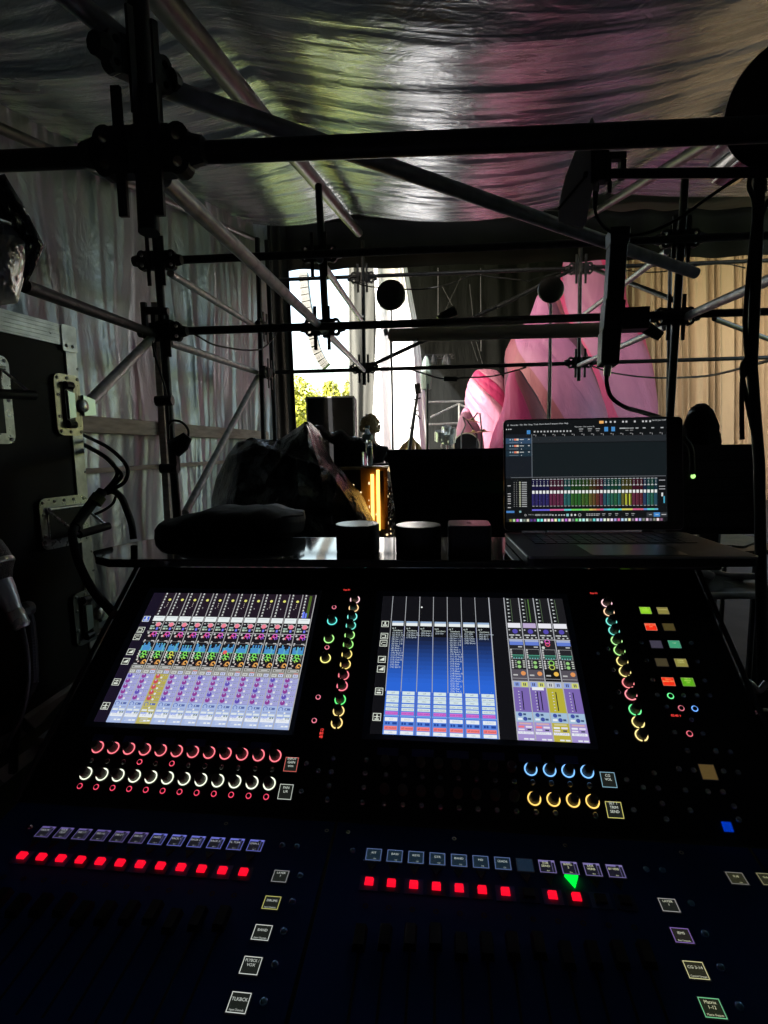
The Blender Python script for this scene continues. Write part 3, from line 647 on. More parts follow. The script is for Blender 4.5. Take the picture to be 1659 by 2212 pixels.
# polythene heap
def heap(i, j):
    return None
hp = thing('covered_equipment', 'heap of gear under crumpled black plastic sheeting', 'covered gear')
z0 = 2.55
out = [(458,1130),(456,1080),(466,1035),(490,985),(512,955),(545,948),(600,952),(640,925),(657,913),(664,914),(676,945),(692,978),(727,1015),(769,1070),(792,1118),(800,1150)]
tp = [(456,1080),(466,1035),(490,985),(512,955),(545,948),(600,952),(640,925),(657,913),(664,914),(676,945),(692,978),(727,1015),(769,1070),(792,1118),(801,1152)]
def topv(u):
    for (a,b),(c,d) in zip(tp, tp[1:]):
        if u <= c: return b+(d-b)*(u-a)/(c-a)
    return tp[-1][1]
def segd(u, v, a, b):
    dx, dy = b[0]-a[0], b[1]-a[1]; t_ = max(0, min(1, ((u-a[0])*dx+(v-a[1])*dy)/(dx*dx+dy*dy))); return math.hypot(u-a[0]-t_*dx, v-a[1]-t_*dy), t_
folds_ = [((661,914),(612,985),.07,11),((612,985),(575,1040),.05,9),((661,914),(690,1010),.08,12),((690,1010),(706,1100),.05,9),((545,955),(640,990),.05,8),((640,990),(700,1010),.04,7),((692,985),(770,1110),.05,9),((500,985),(560,965),.04,8),((600,955),(560,1005),.04,7),((727,1030),(715,1130),.04,8),((640,1020),(650,1120),.04,10),((520,1000),(500,1110),.03,10)]
def hp_pt(i, j):
    u = 456.5+344*i; tv = topv(u); v = tv+(1165-tv)*j
    edge = max(0., 1-(2*i-1)**2)**.5; zz = 2.95-.42*edge*(.25+.75*min(1,j*1.6)**.6)
    for a_, b_, am, wd in folds_:
        d_, t_ = segd(u, v, a_, b_); zz -= am*max(0, 1-d_/(wd*2.2))**1.3*(.5+.5*math.sin(math.pi*min(1,t_+.15)))
    wx = u+25*noise.noise(V3((u*.015,v*.015,4.))); dv2 = noise.voronoi(V3((wx*.030,v*.026,5.)))[0]
    zz += .05*(dv2[0]-.3) + .03*noise.noise(V3((u*.02,v*.02,9.)))
    return P(u, v, zz)
mb = MB(); NU_, NV_ = 170, 90
mb.grid(hp_pt, NU_, NV_)
rim = [hp_pt(k/NU_, 0) for k in range(NU_+1)]
mb.grid(lambda i,j: (lambda p: p+V3((0,.6*j,-.22*j*j+.02*noise.noise(V3((i*14,j*3,2.))))))(rim[int(round(i*NU_))]), NU_, 8)
mb.build('plastic_sheet', bin_, hp, smooth=False)
for p_ in bpy.data.objects['plastic_sheet'].data.polygons: p_.use_smooth = True
cv = thing('plastic_cover', 'strip of black plastic sheeting draped over the rack unit next to the bottle', 'cover')
cp_ = [(655,925),(668,915),(690,921),(712,930),(736,931),(762,940),(788,955),(790,962)]
o = MB().grid(lambda i,j: P(cp_[min(int(i*7),6)][0]*(1-(i*7-min(int(i*7),6)))+cp_[min(int(i*7),6)+1][0]*(i*7-min(int(i*7),6)), cp_[min(int(i*7),6)][1]*(1-(i*7-min(int(i*7),6)))+cp_[min(int(i*7),6)+1][1]*(i*7-min(int(i*7),6)), 3.28) + V3((0,.42*j,.012*math.sin(i*23+j*9)-.10*j*j-.07*max(0,.12-j)/.12)), 80, 12).build('sheet', bin_, cv, smooth=True, thick=.002)
mb = MB(); q = P(620,1150,2.75); mb.box((q.x,q.y+.15,(q.z)/2), (.40,.25,(q.z)/2-.02)); mb.build('hidden_table', black, hp)
# cable clutter on the wall post: lamp + clamp
def cable(name, lab, pts, r, m=rubber, cat='cable', K=8, parent=None):
    Q = []; pl = [V3(p) for p in pts]
    for i in range(len(pl)-1):
        p0, p1, p2, p3 = pl[max(i-1,0)], pl[i], pl[i+1], pl[min(i+2,len(pl)-1)]
        for k in range(K):
            t = k/K; Q.append(.5*((2*p1)+(p2-p0)*t+(2*p0-5*p1+4*p2-p3)*t*t+(3*p1-p0-3*p2+p3)*t**3))
    Q.append(pl[-1]); o = MB().tube(Q, r, 8).build(name, m, parent, smooth=True)
    return tag(o, lab, cat) if not parent else o
cable('cable', 'thin cable looping along the middle ledger by the side wall', [PZ('3',935,530,3.15),PZ('3',1040,510,3.15),PZ('3',1200,600,3.3),PZ('3',1350,670,3.5),PZ('3',1600,685,4.2),PZ('3',1700,560,4.6),PZ('4',20,560,5)], .006)
cable('cable', 'thin cable running down the post by the timber stud', [PZ('3',930,640,3.1),PZ('3',960,760,3.1),PZ('3',1010,920,3.1),PZ('3',1030,1060,3.1),PZ('3',1035,1240,3.1)], .006)
t = thing('pipe_lamp', 'small dark clamp lamp on the post by the side wall', 'lamp')
cable('cord', None, [PZ('6',1185,130,3.1),PZ('6',1210,100,3.1),PZ('6',1270,110,3.1),PZ('6',1315,160,3.1),PZ('6',1318,215,3.1)], .007, parent=t)
MB().tube([PZ('6',1315,205,3.1),PZ('6',1270,260,3.1),PZ('6',1215,300,3.1)], [.03,.05,.055], 12).build('housing', black, t, smooth=True)
MB().tube([PZ('6',1125,435,3.05),PZ('6',1245,435,3.05)], .028, 10).build('pipe_clamp', darkst, t)
MB().box(PZ('6',1225,390,3.1), (.02,.02,.05)).build('bracket', darkst, t)
t = thing('pipe_clamp', 'black clamp gripping the wall post between the two lamp fittings', 'clamp')
MB().tube([PZ('3',955,1005,3.1),PZ('3',1058,1000,3.1)], .03, 10).build('jaw', darkst, t)
t = thing('pipe_clamp', 'black clamp near the top of the timber stud', 'clamp')
mb = MB(); mb.tube([PZ('3',880,450,3.1),PZ('3',1030,455,3.1)], .022, 10); mb.tube([PZ('3',880,405,3.1),PZ('3',890,560,3.1)], .02, 8); mb.build('jaw', darkst, t)
# hanging cables over the opening
cable('cable', 'thin black cable sagging past the white drape to the salmon inflatable', [PZ('4',550,262,6.6),PZ('4',650,295,6.6),PZ('4',730,308,6.5),PZ('4',900,320,6.5),PZ('4',1050,315,6.5),PZ('4',1200,280,6.5),PZ('4',1320,235,6.5),PZ('4',1480,250,6.5),PZ('4',1660,268,6.5),PZ('5',200,265,6.5),PZ('5',420,205,6.6)], .008)
cable('cable', 'thin cable hanging in front of the beige curtain top', [PZ('5',780,205,6.5),PZ('5',900,215,6.5),PZ('5',1030,210,6.5),PZ('5',1180,180,6.5),PZ('5',1390,165,6.5),PZ('5',1520,190,6.5)], .007)
cable('cable', 'thin cable draped from ledger to ledger below the clamp', [PZ('4',900,800,6.5),PZ('4',1000,830,6.5),PZ('4',1140,868,6.5),PZ('4',1300,860,6.5),PZ('4',1450,850,6.5),PZ('4',1640,800,6.5),PZ('5',170,792,6.5),PZ('5',430,765,6.6)], .009)
MB_c = MB().tube([PZ('4',1140,868,6.48),PZ('4',1222,870,6.48)], .03, 10).build('cable_connector', rubber, smooth=True); tag(MB_c, 'chunky in-line connector on the cable left of the pink inflatables', 'connector')
cable('cable', 'long cable sagging low in front of the beige curtain', [PZ('5',570,785,5.8),PZ('5',700,830,5.5),PZ('5',900,858,5),PZ('5',1080,862,4.6),PZ('5',1290,850,4),PZ('5',1490,805,3.2),PZ('5',1700,745,2.4)], .008)
# small fitting on ledger, beige batten
t = thing('stage_light', 'small dark spotlight sitting on the middle ledger', 'spotlight')
MB().tube([PZ('4',1120,490,3.4),PZ('4',1210,450,3.4)], [.022,.034], 10).build('housing', black, t); MB().tube([PZ('4',1105,500,3.4),PZ('4',1125,488,3.4)], .018, 8).build('bracket', black, t)
t = thing('beige_batten', 'long beige tube slung under the middle ledger', 'batten')
MB().tube([PZ('4',800,600,3.35),PZ('4',812,601,3.35),PZ('5',660,568,3.2)], [.018,.040,.042], 20).build('tube', mat('beige_tube', (.80,.70,.54), .5, bump=((30,30,30),.2,.002)), t, smooth=True)
for x in (980,1350): MB().tube([PZ('4',x,560,3.31),PZ('4',x+3,638,3.31)], .004, 6).build('tie', black, t)
MB().tube([PZ('4',785,565,3.35),PZ('4',790,600,3.35)], .014, 8).build('hook', chrome, t)
t = thing('camera_mount', 'small black device hanging below the ledger next to the beige tube end', 'device')
MB().tube([PZ('5',890,540,3.3),PZ('5',1000,610,3.3)], [.04,.03], 10).build('body', black, t, smooth=True); MB().box(PZ('5',760,520,3.2), (.055,.03,.045)).build('bracket', black, t)

# ---- tall stick box (black) near, with cable
t = thing('antenna_stick', 'tall black stick-shaped unit hanging near the desk with a cable from its lower end', 'antenna')
zs = 1.5
def blk(k, A, B, wa, wb, z, nm, m=black):
    a = PZ(k, *A, z); b = PZ(k, *B, z); ra, rb = wa*.3527*z/FPX/2, wb*.3527*z/FPX/2
    ax = (b-a).normalized(); s = V3((1,0,0)); s = (s-ax*s.dot(ax)).normalized(); n = ax.cross(s)
    p = [a-s*ra-n*ra, a+s*ra-n*ra, a+s*ra+n*ra, a-s*ra+n*ra, b-s*rb-n*rb, b+s*rb-n*rb, b+s*rb+n*rb, b-s*rb+n*rb]
    MB().box8(p).build(nm, m, t, recalc=True, bevel=.004)
blk('5', (740,-38), (738,60), 118, 110, zs, 'upper_section'); blk('5', (733,62), (712,400), 100, 100, zs, 'upper_section')
blk('5', (712,401), (695,580), 118, 110, zs, 'middle_section'); blk('5', (690,581), (678,788), 112, 106, zs, 'lower_section')
MB().box(PZ('5',800,510,zs+.05), (.05,.03,.03)).build('bracket', black, t)
MB().tube([PZ('5',678,790,zs),PZ('5',672,850,zs)], [.011,.009], 12).build('connector', chrome, t)
cable('cable', None, [PZ('5',672,850,zs),PZ('5',672,900,zs),PZ('5',700,980,zs),PZ('5',780,1040,zs-.02),PZ('5',880,1070,zs-.1),PZ('5',1000,1110,1.3),PZ('8',1130,170,1.24),PZ('8',1220,270,1.22),PZ('8',1230,420,1.24)], .006, parent=t)

# ---- paddle antenna on arm
zp_ = 1.45
t = thing('paddle_antenna', 'grey shark-fin paddle antenna clamped to the end of the black arm', 'antenna')
oa = [(255,205),(225,290),(170,430),(130,600),(120,680),(122,760),(180,785),(300,805),(325,760),(350,600),(385,470),(400,400),(400,215),(380,40),(365,0),(350,20),(340,60)]
mb = MB(); pts = [PZ('a', x, y, zp_) for x, y in oa]; nrm = (pts[5]-pts[0]).cross(pts[9]-pts[0]).normalized()
mb.prism(pts, nrm*.006); mb.build('blade', mat('paddle_grey', (.5,.5,.49), .45), t, recalc=True)
MB().tube([PZ('a',120,665,zp_-.01),PZ('a',318,428,zp_-.01)], .0035, 6).build('rib', black, t)
MB().tube([PZ('a',318,428,zp_-.012),PZ('a',325,395,zp_-.012)], .006, 6).build('screw', darkst, t)
MB().fbox(Fr(PZ('a',425,470,zp_-.01),(1,0,0),(0,0,1)), -.022,0,.018,.098,-.02,.02).build('mount', black, t, bevel=.003)
MB().tube([PZ('a',398,470,zp_-.01),PZ('a',398,540,zp_-.01)], .008, 10).build('connector', chrome, t)
MB().tube([PZ('a',393,541,zp_-.01),PZ('a',390,660,zp_-.01)], [.0075,.005], 10).build('plug', black, t)
t = thing('boom_pole', 'horizontal black arm with a clamp between the fin antenna and the right stand', 'pole')
MB().tube([PZ('a',462,405,zp_-.01),PZ('a',1700,395,1.25)], [.0115*1.05,.012], 12).build('tube', black, t, smooth=True)
mb = MB(); F = Fr(PZ('a',470,300,zp_-.02),(1,0,-.03),(0,0,1)); mb.fbox(F,0,-.004,.05,.014,-.01,.01); mb.fbox(F,.034,-.05,.052,-.0045,-.01,.01,tap=.002); mb.fbox(F,.0,-.06,.012,-.0045,-.01,.01); mb.tube([F(.012,-.085),F(.012,-.055)], .006, 8); mb.build('clamp', black, t)
cable('cable', 'black cable swinging from the fin antenna up to the right stand', [PZ('a',390,655,zp_-.01),PZ('a',400,710,zp_-.01),PZ('a',450,790,zp_-.01),PZ('a',520,835,zp_-.01),PZ('a',640,858,zp_),PZ('a',800,830,1.45),PZ('a',1000,735,1.4),PZ('a',1250,560,1.36),PZ('a',1440,435,1.32),PZ('a',1560,370,1.28)], .0042)
# ---- right stand with cables
zs = 1.28
t = thing('antenna_stand', 'black stand pole wrapped with cables at the right edge', 'stand')
MB().tube([PZ('a',1600,400,zs),PZ('5',1560,800,zs),P(1640,1000,zs),P(1655,2000,zs)], .0125, 12).build('pole', black, t, smooth=True)
MB().tube([PZ('a',1598,420,zs),PZ('a',1596,540,zs)], .0155, 12).build('collar', darkst, t)
for pts in ([PZ('a',1530,430,zs),PZ('a',1520,500,zs),PZ('a',1555,600,zs),PZ('a',1560,750,zs),PZ('a',1535,950,zs),PZ('5',1520,500,zs),PZ('5',1530,800,zs),PZ('5',1500,900,zs),PZ('5',1500,1240,zs)],
            [PZ('a',1660,600,zs),PZ('a',1600,760,zs),PZ('a',1570,1000,zs),PZ('5',1570,420,zs),PZ('5',1545,700,zs),PZ('5',1500,800,zs),PZ('5',1530,1000,zs),PZ('5',1580,1240,zs)]):
    cable('cable', None, pts, .0055, parent=t)
# ---- helical antenna top right: big disc with clear cylinder behind
t = thing('helical_antenna', 'large round black antenna disc with a clear cylinder behind it at the top right', 'antenna')
c = P(1704,222,1.25); n_ = ((CAM-c).normalized()+V3((.25,0,-.05))).normalized(); ex = V3((0,0,1)).cross(n_).normalized(); F = Fr(c, ex, n_.cross(ex))
rD = 122*1.25/FPX
MB().lathe(F, [(rD*.93,0),(rD,.004),(rD,.014),(rD*.93,.018)], 48).build('rim', black, t, smooth=True)
MB().lathe(Fr(c+F.n*.003,F.ex,F.ey), [(rD*.925,0),(rD*.925,.008)], 48).build('disc', mat('disc_dark', (.55,.55,.53), .8, trans=.75), t)
mb = MB()
for k in range(4): an = k*math.pi/2+.5; mb.tube([c, c+(F.ex*math.cos(an)+F.ey*math.sin(an))*rD*.9], .006, 6)
mb.build('spokes', black, t)
A_, B_ = P(1655,290,1.35), P(1580,352,1.62)
MB().tube([A_, B_], [.052,.062], 28).build('cylinder', mat('clear_film', (.14,.14,.13), .15, .3), t, smooth=True)
mb = MB(); 
for an in (0,1.57,3.14,4.71):
    d = (B_-A_).normalized(); s = d.orthogonal().normalized(); b_ = d.cross(s); o_ = (s*math.cos(an)+b_*math.sin(an)); mb.tube([A_+o_*.054, B_+o_*.064], .003, 6)
mb.build('rods', chrome, t)

# ---- wrapped lamp upper left
t = thing('wrapped_lamp', 'lamp wrapped in crumpled silver and black sheeting at the upper left edge', 'wrapped lamp')
def wrap(outl, z, bul, m, nm, sd):
    cx_ = sum(p[0] for p in outl)/len(outl); cy_ = sum(p[1] for p in outl)/len(outl); n = 72; NR_ = 16; vs = []
    for sgn in (1, -1):
        for r_i in range(NR_+1):
            q = r_i/NR_
            for k in range(n):
                t_ = k/n*len(outl); i = int(t_); f_ = t_-i; a_ = outl[i % len(outl)]; b_ = outl[(i+1) % len(outl)]
                u = cx_+((a_[0]*(1-f_)+b_[0]*f_)-cx_)*q; v = cy_+((a_[1]*(1-f_)+b_[1]*f_)-cy_)*q
                d = c2w(rayc(u,v)).normalized(); cr_ = .05*abs(noise.noise(V3((u*.03,v*.02,sd))))+.03*abs(noise.noise(V3((u*.08,v*.05,sd+3))))
                vs.append(P(u,v,z) - d*sgn*(bul*math.sqrt(max(0,1-q*q))) - d*cr_*(1-q**4))
    fs = []; o2 = (NR_+1)*n
    for b0_ in (0, o2):
        for r_i in range(NR_):
            for k in range(n):
                f = (b0_+r_i*n+k, b0_+r_i*n+(k+1)%n, b0_+(r_i+1)*n+(k+1)%n, b0_+(r_i+1)*n+k); fs.append(f if b0_ == 0 else f[::-1])
    ob = MB().raw(vs, fs).build(nm, m, t, smooth=False)
    for p_ in ob.data.polygons: p_.use_smooth = True
    return ob
wrap([(-90,430),(-20,470),(30,485),(62,520),(60,560),(50,610),(38,655),(0,660),(-60,640),(-120,560)], 1.05, .12, bagfoil, 'silver_sheet', 1.)
wrap([(-60,350),(0,378),(10,375),(55,450),(96,530),(80,570),(55,620),(60,560),(66,520),(30,482),(-20,466),(-80,430)], 1.03, .02, bin_, 'black_sheet', 4.)

# ================================================================== TALL FLIGHT CASE (left)
zc1 = 1.22
pc = P(178,990,zc1); dcase = c2w(rayc(1112,988)); dcase.z = 0; dcase.normalize()
Fc = Fr(V3((pc.x,pc.y,0)), dcase, (0,0,1)); Fc.n = Fc.ex.cross(Fc.ey)     # n points to the viewer's side (right)
def hc(k, x, y, h=0): return Fc.hit(*zp(k, x, y), h)
t = thing('flight_case', 'tall black flight case with aluminium edges and recessed latches at the left', 'flight case')
top = hc('b', 840, 290)[1]
Hc_ = top
LC = 1.3
MB().fbox(Fc, -LC, .0, -.002, Hc_-.002, -.75, 0).build('body', lamin, t)
e = .030
mb = MB(); mb.fbox(Fc, -LC, Hc_-.040, -.034, Hc_, .0005, .004); mb.fbox(Fc, -.026, .02, .0, Hc_-.045, .0005, .004)
for k in range(5): mb.fbox(Fc, -LC, Hc_-.036+k*.008, -.034, Hc_-.034+k*.008, .004, .0052)
mb.box8([Fc(0,.02,-.03),Fc(.003,.02,-.03),Fc(.003,Hc_,-.03),Fc(0,Hc_,-.03),Fc(0,.02,0.004),Fc(.003,.02,0.004),Fc(.003,Hc_,0.004),Fc(0,Hc_,0.004)])
mb.fbox(Fc, -LC, Hc_-.001, .0, Hc_+.003, -.03, .004)
mb.build('edge_trim', alum, t)
MB().rr(Fc, -.036, Hc_-.052, .003, Hc_+.004, .004, .0055, .0075).build('corner_bracket', alum, t)
def rivet(F, a, b, h, r=.0038, c=chrome): MB().lathe(F.at(a,b), [(r,h),(r*.9,h+.0012),(r*.4,h+.0022),(r*.25,h+.001)], 12).build('rivet', c, t, smooth=True)
for a, b in ((-.027,Hc_-.040),(-.010,Hc_-.040)): rivet(Fc, a, b, .0075)
for (x, y) in ((598,340),(930,790),(1005,1800),(1025,2048)): a, b = hc('b',x,y); rivet(Fc, a, b, .003, .0035)
for (x, y) in ((1033,960),(1052,1178)): a, b = hc('c',x,y); rivet(Fc, a, b, .003, .0035)
brassy = mat('tinted_zinc', (.55,.50,.36), .35, .85, var=((60,60,60),.7))
def latch(a0, b0, a1, b1, dish, kind):
    lt_ = bpy.data.objects.new('recessed_latch' if kind == 'latch' else 'recessed_handle', None); col.objects.link(lt_); lt_.parent = t
    w_ = .017
    mb = MB(); mb.rr(Fc, a0, b0, a1, b1, .016, .0045, .007); mb.build('dish_plate', dish, lt_)
    mb = MB(); mb.rr(Fc, a0+w_, b0+w_, a1-w_*(.2 if kind == 'latch' else 1), b1-w_, .010, .0072, .0078); mb.build('recess', mat('recess_dark', (.03,.03,.03), .45, .6), lt_)
    MB().frame(Fc, a0+w_, b0+w_, a1-w_*(.2 if kind == 'latch' else 1), b1-w_, .003, .0085, (1,1,1)).build('recess_lip', dish, lt_)
    if kind == 'latch':
        cb = (b0+b1)/2; wa = a1-a0
        mb = MB(); mb.rr(Fc, a0+w_*1.15, cb-.034, a0+wa*.62, cb+.034, .006, .009, .013)
        for s in (-1,1): mb.tube([Fc(a0+wa*.32, cb+s*.042, .012), Fc(a0+wa*.60, cb+s*.042, .012)], .0085, 10)
        mb.build('latch_body', black, lt_)
        MB().prism([Fc(a0+wa*.36,cb-.030,.0135),Fc(a0+wa*.62,cb-.026,.0135),Fc(a0+wa*.62,cb+.026,.0135),Fc(a0+wa*.36,cb+.030,.0135)], Fc.n*.003).build('thumb_plate', mat('pale_zinc', (.62,.75,.70), .3, .7), lt_)
        MB().rr(Fc, a0+wa*.66, cb-.048, a0+wa*.86, cb+.048, .009, .009, .011).build('hinge_plate', dish, lt_)
        MB().lathe(Fc.at(a1-.006, cb), [(.014,.011),(.014,.020),(.011,.022)], 20).build('cam', chrome, lt_, smooth=True)
        MB().prism([Fc(a1-.004,cb-.022,.010),Fc(a1+.030,cb-.018,.010),Fc(a1+.030,cb+.016,.010),Fc(a1-.004,cb+.024,.010)], Fc.n*.008).build('tongue', MC['pale_zinc'], lt_)
    else:
        cb = b1-.028
        mb = MB(); mb.tube([Fc(a0+.020,cb,.010), Fc(a0+.048,cb-.05,.050), Fc(a0+.055,cb-.052,.052)], .0028, 8); mb.build('handle_arm', chrome, lt_); MB().tube([Fc(a1-.016,cb,.010), Fc(a1+.006,cb-.045,.050)], .0028, 8).build('handle_arm', chrome, lt_)
        MB().tube([Fc(a0+.050,cb-.052,.052), Fc(a1+.008,cb-.046,.052)], .009, 14).build('grip', rubber, lt_, smooth=True)
        MB().tube([Fc(a0+.018,cb+.004,.012), Fc(a1-.014,cb+.004,.012)], .004, 10).build('hinge_rod', chrome, lt_, smooth=True)
    n = 4
    pos = [(a0+.009,b0+.009),(a0+.009,b1-.009),((a0+a1)/2,b0+.008),((a0+a1)/2,b1-.008),(a0+.008,(b0+b1)/2+.02),(a0+.008,(b0+b1)/2-.025)]
    if kind != 'latch': pos += [(a1-.009,b0+.009),(a1-.009,b1-.009),(a1-.008,(b0+b1)/2),(a0+(a1-a0)*.3,b1-.008),(a0+(a1-a0)*.7,b1-.008)]
    else: pos += [(a1-.006,b0+.008),(a1-.006,b1-.008)]
    for a, b in pos:
        MB().lathe(Fc.at(a,b), [(.0036,.007),(.0034,.0085),(.0016,.0095),(.001,.0085)], 12).build('rivet', chrome, lt_, smooth=True)
(a0,b1),(a1,b0) = hc('b',618,838), hc('b',1095,1605)
latch(a0, hc('b',760,1600)[1], -.0+.002, hc('b',690,840)[1], brassy, 'latch')
a0,b1 = hc('c',415,420); b0 = hc('c',460,960)[1]; b1 = hc('c',600,345)[1]
latch(a0, b0, -.004, b1, chrome, 'handle')
a0 = hc('c',815,1600)[0]; latch(a0, hc('c',900,2045)[1], .002, hc('c',960,1405)[1], mat('dim_zinc', (.25,.26,.25), .35, .8), 'latch')
a1 = hc('b',145,1500)[0]; latch(a1-.16, hc('b',60,1705)[1], a1, hc('b',10,630)[1], chrome, 'handle')
# loom of cables through the handle
t = thing('cable_loom', 'thick black cable bundle with a green tape band threaded through the case handle', 'cable')
cable('loom', None, [PZ('c',1180,270,1.12),PZ('c',1040,430,1.10),PZ('c',930,580,1.08),PZ('c',860,680,1.06)], .0105, parent=t)
cable('loom', None, [PZ('c',860,680,1.06),PZ('c',830,760,1.045),PZ('c',850,900,1.05),PZ('c',900,1080,1.05),PZ('c',1000,1300,1.03),PZ('c',1120,1480,1.0),PZ('c',1250,1620,.97),PZ('c',1310,1690,.95)], .0085, parent=t)
MB().tube([PZ('c',1140,330,1.115),PZ('c',1085,405,1.107)], .0145, 14).build('tape_band', mat('olive_tape', (.13,.16,.04), .6), t, smooth=True)
for pts in ([(560,190),(635,225),(760,290),(860,380),(895,450),(870,530),(790,580),(740,600)], [(560,250),(635,290),(720,340),(790,400),(820,470),(790,530),(735,590)], [(560,260),(640,300),(740,360),(800,420),(850,480),(810,540),(745,595)], [(745,600),(790,590),(850,640),(885,720),(920,820),(935,930)]):
    cable('wire', None, [PZ('6',x,y,1.5 if x < 600 else 1.27 if x < 650 else 1.16) for x,y in pts], .0042 if pts[-1] != (935,930) else .0075, parent=t)
cable('wire', None, [PZ('6',x,y,1.15) for x,y in ((810,630),(790,680),(740,720),(690,745),(665,755))], .003, parent=t)

# ---- vocal microphone lower left
t = thing('microphone', 'silver handheld microphone with a black mesh head at the left edge', 'microphone')
zm = .78
ma = PZ('c',-164,995,zm)
d = (PZ('c',217,1753,zm)-ma).normalized(); F = Fr(ma, d.orthogonal(), d.cross(d.orthogonal()))
if F.n.dot(d) < 0: F.ey = -F.ey; F.n = d
L = (PZ('c',217,1753,zm)-ma).length
gr = mat('mic_mesh', (.05,.05,.05), .4, .7, bump=((900,900,900),1,.002,0))
MB().lathe(F, [(.006,-.028),(.018,-.024),(.0255,-.012),(.028,.004),(.0285,.016)], 28).build('mesh_head', gr, t, smooth=True)
MB().lathe(F, [(.0290,.016),(.0298,.018),(.0298,.022),(.0285,.024)], 28).build('band', chrome, t)
MB().lathe(F, [(.028,.0245),(.022,.034),(.0168,.045)], 28).build('head_base', gr, t, smooth=True)
msil = mat('mic_silver', (.6,.62,.68), .35, .6)
MB().lathe(F, [(.0165,.0455),(.0155,.06),(.0108,L-.016)], 28).build('body', msil, t, smooth=True)
MB().lathe(F, [(.0112,L-.0155),(.0118,L-.012),(.0118,L+.008),(.009,L+.012)], 24).build('collar', chrome, t, smooth=True)
cable('cable', None, [F(0,0,L+.01), PZ('m',210,860,zm),PZ('m',245,1050,zm),PZ('m',260,1250,zm),PZ('m',240,1450,zm),PZ('m',180,1680,zm),PZ('m',20,1960,zm)], .003, mat('grey_cord', (.08,.08,.08), .5), parent=t)
t = thing('gooseneck', 'dark ribbed gooseneck stand holding the silver microphone', 'stand')
mb = MB()
gp = [(215,660),(250,720),(270,800),(280,900),(290,1010),(292,1120),(300,1230),(298,1330),(262,1420),(200,1560),(140,1800),(120,2150)]
cable('neck', None, [PZ('m',x,y,zm+.03) for x,y in gp], .0062, black, parent=t)
for i in range(len(gp)-4):
    a, b = PZ('m',*gp[i],zm+.03), PZ('m',*gp[i+1],zm+.03)
    for s in (0,.25,.5,.75): q = a.lerp(b,s); dd = (b-a).normalized()*.0022; mb.tube([q-dd,q+dd], .0078, 12)
mb.build('ribs', darkst, t)
MB().lathe(Fr(PZ('m',215,680,zm+.02), (1,0,0),(0,0,1)), [(.011,-.012),(.012,0),(.010,.012)], 14).build('clip', black, t)
# aluminium low steps at lower left
t = thing('aluminium_case', 'low case with brushed aluminium edges below the microphone', 'case')
def strip(pts, z, nm, m=alum):
    q = [PZ('m',x,y,z_) for (x,y,z_) in pts]; n_ = (q[1]-q[0]).cross(q[2]-q[0]).normalized(); MB().prism(q, n_*.01).build(nm, m, t, recalc=True)
scr = mat('brushed_dull', (.38,.36,.33), .5, .5, bump=((6,300,300),.2,.001), var=((20,20,20),.6))
strip([(245,1670,1.0),(730,1335,1.15),(625,1530,1.15),(320,1755,1.0)], 1, 'edge_strip', scr)
strip([(395,1845,1.0),(500,1760,1.05),(430,1890,1.03),(410,1880,1.0)], 1, 'edge_strip', scr)
strip([(-60,2160,.9),(330,1890,1.0),(390,1960,1.0),(40,2250,.9)], 1, 'edge_strip', scr)
strip([(-60,1860,.92),(180,1740,1.0),(245,1800,1.0),(-60,2010,.92)], 1, 'edge_strip', scr)
q = [PZ('m',-100,2300,.93), PZ('m',-100,1700,.98), PZ('m',700,1300,1.19), PZ('m',560,1900,1.09)]
MB().prism(q, V3((0,.02,-.35))).build('body', lamin, t, recalc=True)

# ================================================================== RIGHT RACK AND FLOOR CLUTTER
t = thing('rack_box', 'black rack box with one green power light, on a thick leg at the right', 'rack')
zr_ = 2.0; a = P(1448,966,zr_); b = P(1652,968,zr_-.02); c_ = P(1636,1158,zr_-.02)
F = Fr(V3((a.x,a.y,c_.z)), V3((b.x-a.x,b.y-a.y,0)), (0,0,1)); W_ = (b-a).length; H_ = a.z-c_.z
MB().fbox(F, 0,0,W_,H_,-.45,0).build('body', lamin, t, bevel=.006)
for k in range(5): MB().fbox(F, .03,.03+k*H_*.19,W_-.03,.03+k*H_*.19+H_*.17,.001,.006).build('rack_unit', black, t)
g_ = F.hit(*zp('8',1237,433), .007); MB().lathe(F.at(*g_), [(.009,.0065),(.007,.011),(.002,.013)], 12, c=(.45,1.,.25)).build('power_light', led, t)
for x in (1355,1455): q = F.hit(*zp('8',x,615),.007); MB().fbox(F.at(*q), -.012,-.005,.012,.005,.0065,.010).build('latch', darkst, t)
MB().tube([F(W_*.62,0,-.1), V3((F(W_*.62,0,-.1).x, F(W_*.62,0,-.1).y, 0))], .04, 10).build('leg', black, t)
def clut(pts, z, nm, lab, m, cat, th=.012):
    q = [PZ('e',x,y,z) for x,y in pts]; o = MB().prism(q, V3((0,.0,-th))).build(nm, m, recalc=True); return tag(o, lab, cat)
paper = mat('cream_paper', (.80,.74,.55), .8, bump=((30,30,30),.4,.005), var=((20,20,20),.8))
tz = 2.3
pz = PZ('e',900,560,tz).z
def onH(k, x, y, z):
    d = c2w(rayc(*zp(k,x,y))); t_ = (z-CAM.z)/d.z; return CAM+d*t_
tb = thing('side_table', 'small dark table under the cream cloth at the right', 'table')
A = [onH('e',x,y,pz-.03) for x,y in ((400,470),(1500,430),(1750,640),(700,700))]
MB().prism(A, V3((0,0,-.02))).build('table_top', black, tb, recalc=True)
for p in A: MB().tube([p-V3((0,0,.021)), V3((p.x,p.y,0))], .014, 6).build('leg', darkst, tb)
def flatth(pts, z, nm, lab, m, cat, th=.006):
    q = [onH('e',x,y,z) for x,y in pts]; o = MB().prism(q, V3((0,0,th))).build(nm, m, recalc=True); return tag(o, lab, cat)
